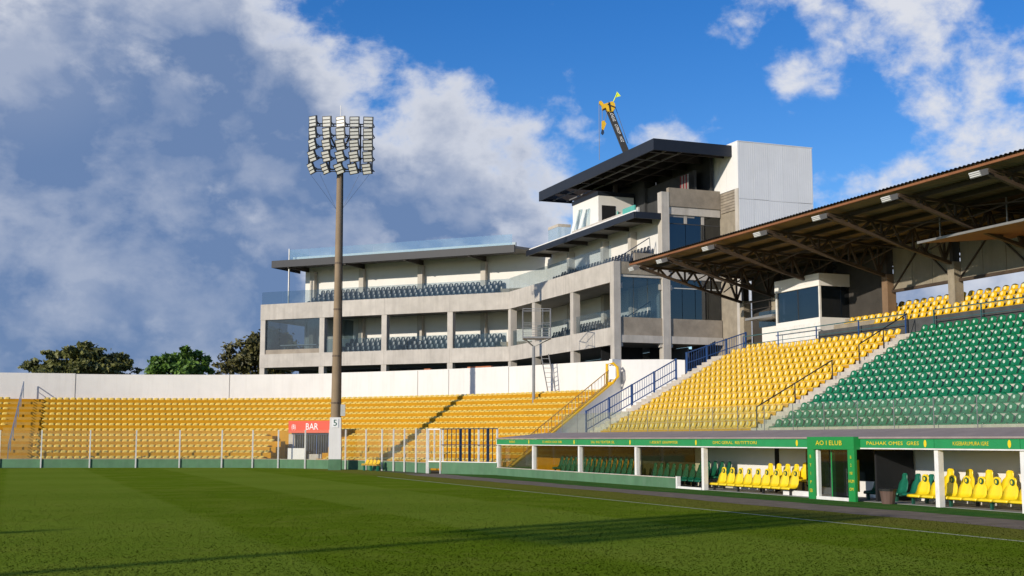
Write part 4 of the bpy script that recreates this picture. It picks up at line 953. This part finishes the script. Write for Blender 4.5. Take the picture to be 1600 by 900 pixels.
# roof of the left wing
zt, zbm = 19.3, 18.62
uA = u_left(426)+.7
def LF(u, s): return PL(u, s)
wl(-0.0, uA, .62, .72, zbm, zt, 'roof_fascia', FASC); wl(0, uA, .73, DEP, 18.98, 19.2, 'roof_slab', SOFL)
wl(uA-.1, uA, .721, 5.5, zbm, zt-.003, 'roof_fascia', FASC); wl(.1, uA-.11, .74, 1.5, zbm+.02, zbm+.06, 'soffit', SOFF)
for px in (458, 548, 643, 745):
    u = min(u_left(px)+1.2, ULE-2.3); wl(u-.09, u+.09, .75, SW, 18.52, 18.96, 'roof_bracket', RUSTD)
glass_run(wl, .2, uA-1.6, 1.15, 19.22, 20.35, 2.35, GLR)
wl(.2, uA-1.6, 1.9, 2.15, 19.22, 19.72, 'roof_upstand', WHITE)
wl(uA-1.7, uA-1.62, 1.1, 1.25, 15.0, 20.45, 'end_post', WPOST)
wl(uA-1.66, uA-1.64, 1.26, 4.6, 19.22, 20.3, 'roof_pane', GLR)
# right wing roof
X2 = XW+1.75; ye = YS-.15
z2t, z2b = 18.78, 18.3
y2 = BEND.y+.3
MB().box(X2, X2+.1, ye, y2, z2b, z2t).build('roof_fascia', FASC, bd); MB().box(X2+.101, XU+.02, ye-.1, ye, z2b, z2t-.003).build('roof_fascia', FASC, bd)
MB().box(X2+.11, XU+2.5, ye+.01, y2, z2t-.2, z2t-.02).build('roof_slab', SOFL, bd)
for i in range(6): y = ye+1.5+(y2-ye-2)*i/5; MB().box(X2+.12, XU-.3, y-.06, y+.06, z2b-.06, z2t-.22).build('roof_bracket', RUSTD, bd)
MB().box(X2+.3, X2+.5, ye+.3, y2, z2t+.0, z2t+.2).build('roof_upstand', WHITE, bd)
MB().box(X2+.5, X2+.62, ye+.3, y2-9, z2t+.0, z2t+.42).build('terrace_parapet', CONC, bd)
MB().box(X2+.35, X2+.45, ye+.6, ye+2.6, z2t+.205, z2t+.62).build('leaning_panel', TEAL, bd)
# side elevation facing the stand
YT = YS
Xp0, Xp1, Xp2 = XW+.0, XU-.35, atY(1124, 400, YS).x
MB().box(XW-.04, XW+.5, YS-.35, YS+.3, 0, ZB4-.003).build('corner_column', CONC, bd)
MB().box(Xp1, Xp1+.62, YS-.35, YS+.3, 0, 20.4).build('side_column', CONC, bd)
for z in (ZB3-.45, ZB1-.1):   # flared heads of the columns
    for x0, x1 in ((XW+.5, XW+.72), (Xp1-.22, Xp1), (Xp1+.62, Xp1+.84)):
        MB().box(x0+.001, x1, YS-.2, YS+.1, z, z+.4).build('column_flare', CONC, bd)
xa, xb, xc = XW+.505, Xp1-.005, Xp1+.625
def side(x0, x1, z0, z1, name, m, y0=-.25, y1=.0): return MB().box(x0, x1, YS+y0, YS+y1, z0, z1).build(name, m, bd)
side(xa, xb, ZB4-.9, ZB4-.004, 'side_beam', CONC2, -.3, .1); side(xa, xb, 13.9, ZB4-.91, 'side_lintel', CONC, -.22, .08)
side(xa+1.2, xb, ZB4+.0, ZB4+.7, 'side_parapet', BOARD, -.28, -.08)
side(xc, Xp2, 19.35, 20.75, 'side_parapet', BOARD, -.32, .05); side(xa+3.0 if False else xc, Xp2, 18.75, 19.34, 'side_lintel', CONC, -.24, .05)
for (z0, z1, nm, m, y0) in ((9.65, 10.95, 'board_panel', BOARD, -.22), (9.1, 9.64, 'side_beam', CONC, -.3)):
    for a, b in ((xa, xb), (xc, Xp2)): side(a, b, z0, z1, nm, m, y0)
side(xc, Xp2, 15.3, 15.9, 'board_panel', BOARD, -.2)
side(xc, Xp2, 13.9, 15.29, 'side_beam', CONC, -.26)
for a, b, z0, z1, n in ((xa, xb, 10.96, 13.89, 3), (xc, Xp2, 10.96, 13.89, 4), (xc, Xp2, 15.91, 18.05, 3), (xc, Xp2, 18.12, 18.74, 3)):
    w = (b-a)/n
    for i in range(n): side(a+w*i+.02, b-w*(n-1-i)-.02, z0, z1, 'window_pane', GLW if a == xa else GLD, -.12, -.1)
    if z0 > 18:
        for i in range(1, n): side(a+w*i-.12, a+w*i+.12, z0, z1, 'mullion', CONC, -.16, -.08)
side(xc, Xp2, 18.055, 18.115, 'transom', SOFF, -.15, -.07); side(xc, Xp2, 13.2, 13.27, 'transom', PALEM, -.16, -.125)
# dark rooms behind the side windows
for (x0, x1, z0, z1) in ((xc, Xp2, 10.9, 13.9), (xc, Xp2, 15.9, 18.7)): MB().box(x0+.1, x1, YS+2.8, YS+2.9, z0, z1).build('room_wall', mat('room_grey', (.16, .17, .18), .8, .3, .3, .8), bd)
MB().box(XU+.21, Xp2+.02, YS+.35, YS+8, 14.2, 14.5).build('floor_slab', SOFL, bd); MB().box(XU+.21, Xp2, YS+.35, YS+8, 10.0, 10.3).build('floor_slab', SOFL, bd)
MB().box(XU+.2, Xp2+.3, YS+.2, YS+16, 18.76, 19.0).build('top_floor_slab', SOFL, bd)
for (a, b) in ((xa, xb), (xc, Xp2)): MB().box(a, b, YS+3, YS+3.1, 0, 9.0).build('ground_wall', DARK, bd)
# interior handrails at the right end
for zz, sl in ((ZB4-.5, 1), (ZB2-.5, 1)): MB().tube([(XW+.9, YS+1.0, zz+.9), (XW+3.6, YS+1.0, zz+2.6), (XW+3.7, YS+1.0, zz+1.2)], .04).build('stair_rail', NAVY, bd)
# hut on the roof terrace
hx, hy0, hy1 = XU-.3, atX(935, 320, XU-.3).y, atX(895, 330, XU-.3).y
hx2 = atY(990, 300, hy0).x; YRE_ = atX(842, 297, 42.6).y
MB().box(hx, hx2, hy0, hy1, z2t, 22.1).build('roof_hut', WHITE, bd); MB().box(hx-.06, hx2+.05, hy0-.02, hy1+.06, 22.103, 22.45).build('hut_edge', FASC, bd)
MB().box(hx+.3, hx+1.55, hy0-.03, hy0-.004, z2t+.28, 21.3).build('hut_door', DARK, bd)
MB().box(XU+3.3, XU+3.5, YS+1.2, YS+22, 19, 22.6).build('upper_wall', mat('upper_dark', (.05, .052, .055), .8, .3, .3, .6), bd)
MB().box(hx2+.1, XU+3.3, YS+9, YS+9.1, 19, 22.6).build('upper_wall', MATS['upper_dark'], bd)
for i in range(6): MB().box(XU+2.6, XU+2.66, YS+.9+.22*i, YS+1.06+.22*i, 19.9, 22.2).build('curtain', MAROON if i % 2 else SOFL, bd)
MB().box(Xp2-.45, Xp2-.25, YS+.4, YS+9.2, 19.01, 23.7).build('upper_wall', MATS['upper_dark'], bd); MB().box(hx2+.2, Xp2-.46, YS+9.2, YS+9.4, 19.01, 23.7).build('upper_wall', MATS['upper_dark'], bd)
MB().box(hx2+.2, hx2+.4, YS+9.41, YRE_-1.0, 19.01, 23.7).build('upper_wall', MATS['upper_dark'], bd)
# stacked glass sheets and foam boards leaning on the hut
t = thing('glass_stack', (hx-.5, hy1-1, z2t+.28), 'pale glass sheets leaning on the white rooftop hut', 'glass sheets')
for i in range(4): q = hy0+1.6+.75*i; MB().prism([(hx-.9, q), (hx-.9, q+.62), (hx-.86, q+.62), (hx-.86, q)], z2t+.281, z2t+.3)
for i in range(4):
    q = hy0+1.5+.72*i; mb = MB(); mb.hexa([(hx-.75, q, z2t+.285), (hx-.75, q+.62, z2t+.285), (hx-.7, q+.62, z2t+.285), (hx-.7, q, z2t+.285), (hx-.12, q, z2t+2.5+.1*i), (hx-.12, q+.62, z2t+2.5+.1*i), (hx-.07, q+.62, z2t+2.5), (hx-.07, q, z2t+2.5)]); mb.build('sheet', BOARDW if i % 2 else GLR, t)
t = thing('crated_glass', (hx-.6, hy1+2.0, z2t+.28), 'upright crate of glass with brown top next to the leaning sheets', 'crate')
cy_ = hy1+.9
for x0, x1, y0, y1 in ((hx-1.0, hx-.98, cy_, cy_+2.2), (hx-1.0, hx+.2, cy_-.02, cy_)): MB().box(x0, x1, y0, y1, z2t+.285, z2t+1.6).build('pane', GLR, t); MB().box(x0-.01, x1+.01, y0-.01, y1+.01, z2t+1.6, z2t+1.85).build('rim', PAVE, t)
t = thing('rolled_flag', (hx+1.75, hy0-.12, z2t+.3), 'rolled red and green flag leaning by the hut door', 'flag')
MB().tube([(hx+1.75, hy0-.14, z2t+.3), (hx+1.72, hy0-.12, z2t+1.35)], [.12, .1], 7).build('red_cloth', mat('flag_red', (.6, .03, .03), .7, .3, .1, 4), t); MB().tube([(hx+1.72, hy0-.12, z2t+1.352), (hx+1.7, hy0-.1, z2t+2.1)], [.1, .05], 7).build('green_cloth', TEAL, t)
# top canopy
XR, YR_, ZR0, ZR1 = 42.6, atX(1021, 214, 42.6).y, 23.05, 23.9
YRE = atX(842, 297, 42.6).y
tr = thing('top_canopy', (46, 92, 19.0), 'large dark steel canopy roof over the building terrace', 'roof')
MB().box(XR, XR+.12, YR_, YRE, ZR0, ZR1).build('fascia', FASC, tr); MB().box(XR+.122, Xp2-.02, YR_, YR_+.12, ZR0, ZR1).build('fascia', FASC, tr)
MB().box(XR+.13, Xp2+.3, YR_+.13, YRE-4.6, ZR1-.16, ZR1-.04).build('deck', SOFF, tr)
MB().box(XR+.13, XR+3.2, YRE-.12, YRE, ZR0+.02, ZR1-.3).build('end_beam', FASC, tr)
for i in range(9): y = YR_+1.2+(YRE-YR_-2)*i/8; MB().box(XR+.13, Xp2+.25, y-.07, y+.07, ZR0+.12, ZR1-.165).build('rafter', RUSTD, tr)
for x in (XR+1.3, XR+2.6, XR+4.2): MB().box(x-.05, x+.05, YR_+.13, YRE-.2, ZR0+.1, ZR0+.2).build('purlin', GREYM if x < XR+3 else RUSTD, tr)
for i in range(5): y = YR_+1.5+3.2*i; MB().box(XR+1.5, XR+3.9, y, y+2.0, ZR1-.22, ZR1-.17).build('ceiling_tray', SOFL, tr)
for y in (YS+11, YRE-5.2): MB().box(XU+1.2, XU+1.5, y-.15, y+.15, 18.9, ZR0+.12).build('post', RUSTD, tr)
ub = thing('roof_upstand_box', (47, 90, ZR1), 'pale concrete block on top of the dark canopy', 'roof block')
q0, q1 = atX(996, 214, XR+1.6), atX(949, 240, XR+1.6)
MB().box(XR+1.6, XR+3.6, q0.y, q1.y, ZR1-.03, ZR1+.75).build('block', CONC, ub)
MB().box(XR+3.61, Xp2-.3, q0.y+.3, q0.y+1.5, ZR1-.03, ZR1+.35).build('ridge', CONC2, ub)
# white clad lift tower
tw = thing('lift_tower', (51.5, 84, 0), 'tall lift tower clad in white sheet above raw concrete', 'tower')
TX0, TY0 = Xp2, atX(1154, 300, Xp2).y; TX1 = atY(1270, 300, TY0).x; TZ = 24.05
MB().box(TX0+.06, TX1-.06, TY0+.06, TY0+7.5, 0, TZ-.1).build('core', CONC2, tw)
n = 5; w = (TX1-TX0)/n; zmid = 19.75
for i in range(n):
    for (z0, z1, sh) in ((8, zmid-.012, .0), (zmid+.012, TZ, .0)):
        o_ = random.uniform(0, .012)
        MB().box(TX0+w*i+.006, TX0+w*(i+1)-.006, TY0-.02-o_, TY0+.055, z0+.02*math.sin(i*2), z1+(.012*math.sin(i*2) if z1 < 20 else 0)).build('cladding_sheet', CLAD, tw)
        for r in range(7): x = TX0+w*i+w*(r+.5)/7; MB().box(x-.016, x+.016, TY0-.03-o_, TY0-.0201-o_, z0+.05, z1-.03).build('rib', CLAD, tw)
for (y0, y1) in ((TY0-.02, TY0+1.6), (TY0+1.62, YS-.36), (YS-.34, TY0+7.5)): MB().box(TX0-.03, TX0+.055, y0, y1, 20.55, TZ).build('side_cladding', CLADW, tw)
MB().box(TX0-.035, TX0+.05, TY0-.015, TY0+.5, 5, 20.54).build('edge_strip', CONC, tw); MB().box(TX0-.04, TX1+.04, TY0-.05, TY0+7.5, TZ+.002, TZ+.06).build('cap', CLADW, tw)
for i in range(7): MB().box(TX0-.02, TX0+.052, TY0+.52, YS-.36, 19.0+.22*i, 19.19+.22*i).build('block_course', BOARD, tw)
# ------------------------------------------------------------------ crane behind the roof
cd = 1.36  # stands well behind the building
def cpx(px, py): d = ray(px, py); k = 122/(d.x*FWD.x+d.y*FWD.y); return V((0, 0, CAMH))+d*k
cb = cpx(972, 222); ct = cpx(952, 172); bdir = (ct-cb).normalized(); foot = cb-bdir*((cb.z-2.6)/bdir.z)
cr = thing('crane', (foot.x, foot.y, 0), 'yellow and black crane boom with hook rising behind the dark canopy', 'crane')
side_ = RGT
MB().bar(foot, ct, .56, .6, up=FWD).build('boom', mat('boom_black', (.035, .033, .03), .5, .4, .2, 2), cr)
ang = bdir
text_part('LÓGG', .4, cb.lerp(ct, .78)-FWD*.33, -bdir, side_, PWHITE, cr, name='lettering', width=1.05, out=.02)
text_part('OTROP', .4, cb.lerp(ct, .38)-FWD*.33, -bdir, side_, PWHITE, cr, name='lettering', width=1.0, out=.02)
text_part('·NOZ', .4, cb.lerp(ct, .07)-FWD*.33, -bdir, side_, PWHITE, cr, name='lettering', width=.6, out=.02)
def poly3(pts, th, name, m): 
    P3 = [cpx(*q) for q in pts]; mb = MB(); k = len(P3); mb.v = [tuple(p-FWD*th/2) for p in P3]+[tuple(p+FWD*th/2) for p in P3]
    mb.f = [list(range(k)), [k+i for i in reversed(range(k))]]+[[i, (i+1) % k, k+(i+1) % k, k+i] for i in range(k)]; return mb.build(name, m, cr)
poly3([(949, 176), (946, 170), (941, 172), (940, 165), (947, 163), (956, 160), (960, 163), (961, 170), (957, 176)], .9, 'head', CRY)
poly3([(941, 167), (936, 162), (936, 159), (939, 158), (942, 161), (944, 166)], .35, 'jib_arm', CRY)
for a, b in (((949, 165), (961, 170)), ((951, 162), (953, 175))): MB().bar(cpx(*a)-FWD*.47, cpx(*b)-FWD*.47, .12).build('stripe', BLK, cr)
poly3([(940, 190), (944, 189), (947, 194), (943, 204), (940, 202)], .4, 'hook_block', CRY)
poly3([(940, 204), (943, 203), (944, 208), (942, 211), (939, 208)], .25, 'hook', NAVY)
for a, b in (((936, 162), (936.5, 250)), ((941, 172), (941, 190)), ((949, 174), (945, 190)), ((961, 166), (981, 224))): MB().tube([cpx(*a), cpx(*b)], .03, 4).build('cable', BLK, cr)
MB().tube([cpx(957, 162), cpx(964, 146)], .05, 4).build('flag_staff', NEON, cr)
fl = MB(); A = [cpx(*q) for q in ((964, 143), (970, 150), (966, 151), (961, 152.5))]; fl.v = [tuple(p) for p in A]+[tuple(p+FWD*.03) for p in A]; fl.f = [[0, 1, 2, 3], [7, 6, 5, 4]]+[[i, (i+1) % 4, 4+(i+1) % 4, 4+i] for i in range(4)]; fl.build('flag', NEON, cr)
MB().box(foot.x-1.5, foot.x+1.5, foot.y-4.5, foot.y+4.5, .9, 2.6).build('carrier', CRY, cr); MB().box(foot.x-1.3, foot.x+1.3, foot.y+3, foot.y+5.6, 1.2, 3.2).build('cab', CRY, cr)
for sx in (-1.3, 1.3):
    for dy in (-3.4, -1.8, 2, 3.8): MB().tube([(foot.x+sx-.2, foot.y+dy, .55), (foot.x+sx+.2, foot.y+dy, .55)], .57, 12).build('wheel', BLK, cr)
# ------------------------------------------------------------------ camera platform and ladders
ip = idx_px(838, TD*TN-1.2); pb = off(TD*TN-1.3)[ip]; zb_ = TZ0+TR*(TN-2)
cpf = thing('camera_platform', (pb.x, pb.y, zb_), 'grey caged camera platform on a single post above the terrace', 'platform')
zp = 9.35
def cz(dx, dy): return pb+RGT*dx+FWD*dy
MB().tube([(pb.x, pb.y, zb_-.4), (pb.x, pb.y, zp-.5)], .12, 8).build('post', GREYM, cpf)
dk_ = MB().prism([cz(-.8, -.8), cz(1.25, -.8), cz(1.25, .8), cz(-.8, .8)], zp, zp+.12).build('deck', GREYM, cpf)
for dx, dy in ((-.7, -.7), (1.1, -.7), (1.1, .7), (-.7, .7)): a = cz(dx, dy); MB().bar(V((pb.x, pb.y, zp-.55)), V((a.x, a.y, zp)), .07).build('strut', GREYM, cpf)
for dx, dy in ((-.78, -.78), (.65, -.78), (1.22, -.78), (1.22, .78), (-.78, .78)): a = cz(dx, dy); MB().bar(V((a.x, a.y, zp+.12)), V((a.x, a.y, zp+2.15)), .045).build('cage_post', GREYM, cpf)
for z in (.4, .75, 1.1, 2.12):
    c4 = [cz(-.78, -.78), cz(1.22, -.78), cz(1.22, .78), cz(-.78, .78)]
    for i in range(4): a, b = c4[i], c4[(i+1) % 4]; MB().bar(V((a.x, a.y, zp+z)), V((b.x, b.y, zp+z)), .03 if z < 2 else .045).build('cage_rail', GREYM, cpf)
def ladder(px0, y0, px1, y1, D0, D1, label, w=.42):
    def P(px, py, D): d = ray(px, py); k = D/(d.x*FWD.x+d.y*FWD.y); return V((0, 0, CAMH))+d*k
    a, b = P(px0, y0, D0), P(px1, y1, D1); t = thing('ladder', a, label, 'ladder'); h = RGT*w/2
    for s in (-1, 1): MB().bar(a+h*s, b+h*s, .06).build('rail', GREYM, t)
    n = int((b-a).length/.33)
    for i in range(1, n): p = a.lerp(b, i/n); MB().bar(p-h, p+h, .035).build('rung', GREYM, t)
Dp = pb.dot(FWD)
ladder(862, 612, 851, 553, Dp+.5, Dp+.4, 'grey ladder climbing from the top row to the camera platform', .55)
ladder(874, 610, 867, 568, Dp+1.2, Dp+1.55, 'narrow grey ladder leaning on the white wall', .3)
# ------------------------------------------------------------------ trees
def leafmat(name, c1, c2):
    m = bpy.data.materials.new(name); m.use_nodes = True; nt = m.node_tree; N = nt.nodes; L = nt.links.new; p = N['Principled BSDF']
    g = N.new('ShaderNodeNewGeometry'); n = N.new('ShaderNodeTexNoise'); n.inputs['Scale'].default_value = .9; n.inputs['Detail'].default_value = 4; L(g.outputs['Position'], n.inputs['Vector'])
    a = N.new('ShaderNodeMath'); a.operation = 'MULTIPLY_ADD'; L(g.outputs['Random Per Island'], a.inputs[0]); a.inputs[1].default_value = .7; L(n.outputs['Fac'], a.inputs[2])
    r = N.new('ShaderNodeMapRange'); L(a.outputs[0], r.inputs[0]); r.inputs[1].default_value = .4; r.inputs[2].default_value = 1.2
    mx = N.new('ShaderNodeMix'); mx.data_type = 'RGBA'; L(r.outputs[0], mx.inputs[0]); mx.inputs[6].default_value = (*c1, 1); mx.inputs[7].default_value = (*c2, 1); L(mx.outputs[2], p.inputs['Base Color'])
    p.inputs['Roughness'].default_value = .6; return m
def tree(name, base, clumps, n, leaf, m, label, trunk_r, seed, group=None):
    rr = random.Random(seed); base = V(base); t = thing(name, base, label, 'tree', group); crown = MB(); wood = MB()
    top = base+V((0, 0, clumps[0][2]*.55)); wood.tube([base, base.lerp(top, .5)+V((.2, .1, 0)), top], [trunk_r, trunk_r*.8, trunk_r*.6], 7)
    vs, fs = crown.v, crown.f; tot = sum(c[3]*c[3]*c[4] for c in clumps)
    for (cx_, cd_, cz_, r, rz) in clumps:
        cc = base+RGT*cx_+FWD*cd_+V((0, 0, cz_)); wood.tube([top, top.lerp(cc, .5)+V((0, 0, -.3)), cc], [trunk_r*.5, trunk_r*.3, trunk_r*.12], 5)
        k = int(n*r*r*rz/tot); sub = [V((rr.gauss(0, 1), rr.gauss(0, 1), rr.gauss(0, 1))).normalized()*rr.uniform(.45, 1) for _ in range(max(6, int(r*7)))]
        for _ in range(k):
            s = rr.choice(sub); q = s+V((rr.gauss(0, .16), rr.gauss(0, .16), rr.gauss(0, .13)))
            c = cc+V((q.x*r, q.y*r, q.z*rz)); a = V((rr.gauss(0, 1), rr.gauss(0, 1), rr.gauss(0, 1))).normalized(); b = a.cross(V((rr.gauss(0, 1), rr.gauss(0, 1), rr.gauss(0, 1)))).normalized()
            l = leaf*rr.uniform(.6, 1.4); i = len(vs); vs += [tuple(c-a*l), tuple(c+b*l*.5), tuple(c+a*l), tuple(c-b*l*.5)]; fs.append([i, i+1, i+2, i+3])
    wood.build('trunk', BARK, t, True)
    me = bpy.data.meshes.new('crown'); me.from_pydata(vs, [], fs); me.materials.append(m); place('crown', me, (0, 0, 0), t)
    return t
LM1 = leafmat('acacia_leaf', (.034, .048, .01), (.17, .17, .036)); LM2 = leafmat('bright_leaf', (.026, .075, .008), (.12, .225, .024)); LM3 = leafmat('olive_leaf', (.03, .034, .008), (.15, .135, .035))
DT = 140.0; mp_ = DT/FPX
b1 = atD(120, DT)
cl = []
rr = random.Random(11)
for (px, py, r) in ((120, 553, 34), (82, 560, 26), (155, 560, 28), (60, 570, 22), (182, 572, 22), (110, 572, 30), (145, 574, 30), (45, 577, 14), (203, 579, 10), (125, 545, 18), (75, 578, 22), (165, 583, 24), (100, 590, 40), (140, 595, 40)):
    cl.append(((px-120)*mp_, rr.uniform(-3, 3), CAMH+(687-py)*mp_, r*mp_, r*mp_*.5))
tree('acacia_tree', b1, cl, 15000, .27, LM1, 'wide dark olive tree with layered flat crown behind the white wall', .4, 1)
b2 = atD(280, 128); m2 = 128/FPX; cl = []
for (px, py, r) in ((283, 556, 20), (262, 563, 19), (302, 565, 19), (245, 574, 16), (316, 576, 15), (280, 572, 28), (258, 580, 24), (300, 582, 24), (232, 581, 8), (278, 592, 34)): cl.append(((px-280)*m2, rr.uniform(-2, 2), CAMH+(687-py)*m2, r*m2, r*m2*.8))
tree('leafy_tree', b2, cl, 14000, .24, LM2, 'bright green bushy tree with rounded crown behind the white wall', .35, 2)
b3 = atD(395, 150); m3 = 150/FPX; cl = []
for (px, py, r) in ((400, 548, 30), (378, 560, 28), (352, 574, 18), (420, 550, 40), (385, 580, 34), (340, 580, 9), (440, 560, 40), (410, 590, 40)): cl.append(((px-395)*m3, rr.uniform(-2, 3), CAMH+(687-py)*m3, r*m3, r*m3*.85))
tree('olive_tree', b3, cl, 14000, .26, LM3, 'brownish green tree rising next to the end of the concrete building', .4, 3)
# shrubs glimpsed under the building
for i, (u, s) in enumerate(((ULE-2.5, 3.2), (ULE-5.5, 3.4), (UL[2]+5, 3.3), (UL[2]+2.6, 3.6), (UL[1]+4, 3.2), (UL[1]+1.5, 3.5), (2.5, 3.3), (5, 3.6))):
    p = PL(u, s); tree('shrub', (p.x, p.y, 0), [(0, 0, 7.6, 1.1, 1.0), (.6, .3, 7.0, 1.1, 1.0), (-.7, -.2, 6.8, 1.0, 1.0), (0, 0, 4.5, 1.3, 2.5)], 1300, .16, LM2, 'tall green shrub glimpsed under the lowest concrete band', .1, 20+i, 'shrubs under the building')

# ------------------------------------------------------------------ blades of the nearer turf
gb = MB(); rr = random.Random(5); vs, fs = gb.v, gb.f
while len(fs) < 120000:
    D_ = 17+38*rr.random()**1.7; w_ = .43*D_
    p = FWD*D_+RGT*rr.uniform(-w_, w_)
    if p.x > 22.9: continue
    a_ = rr.uniform(0, math.pi); h_ = rr.uniform(.006, .019)*(1-.4*(D_-17)/38); e = V((math.cos(a_), math.sin(a_), 0))*rr.uniform(.007, .016); l_ = V((rr.gauss(0, .022), rr.gauss(0, .022), h_))
    i = len(vs); vs += [tuple(p-e), tuple(p+e), tuple(p+l_)]; fs.append((i, i+1, i+2))
me = bpy.data.meshes.new('grass_blades'); me.from_pydata(vs, [], fs); me.materials.append(PITCH)
me.normals_split_custom_set_from_vertices([(0, 0, 1)]*len(vs))
tag(place('grass_blades', me, (0, 0, 0)), 'short mown grass blades of the pitch', 'grass', kind='stuff')
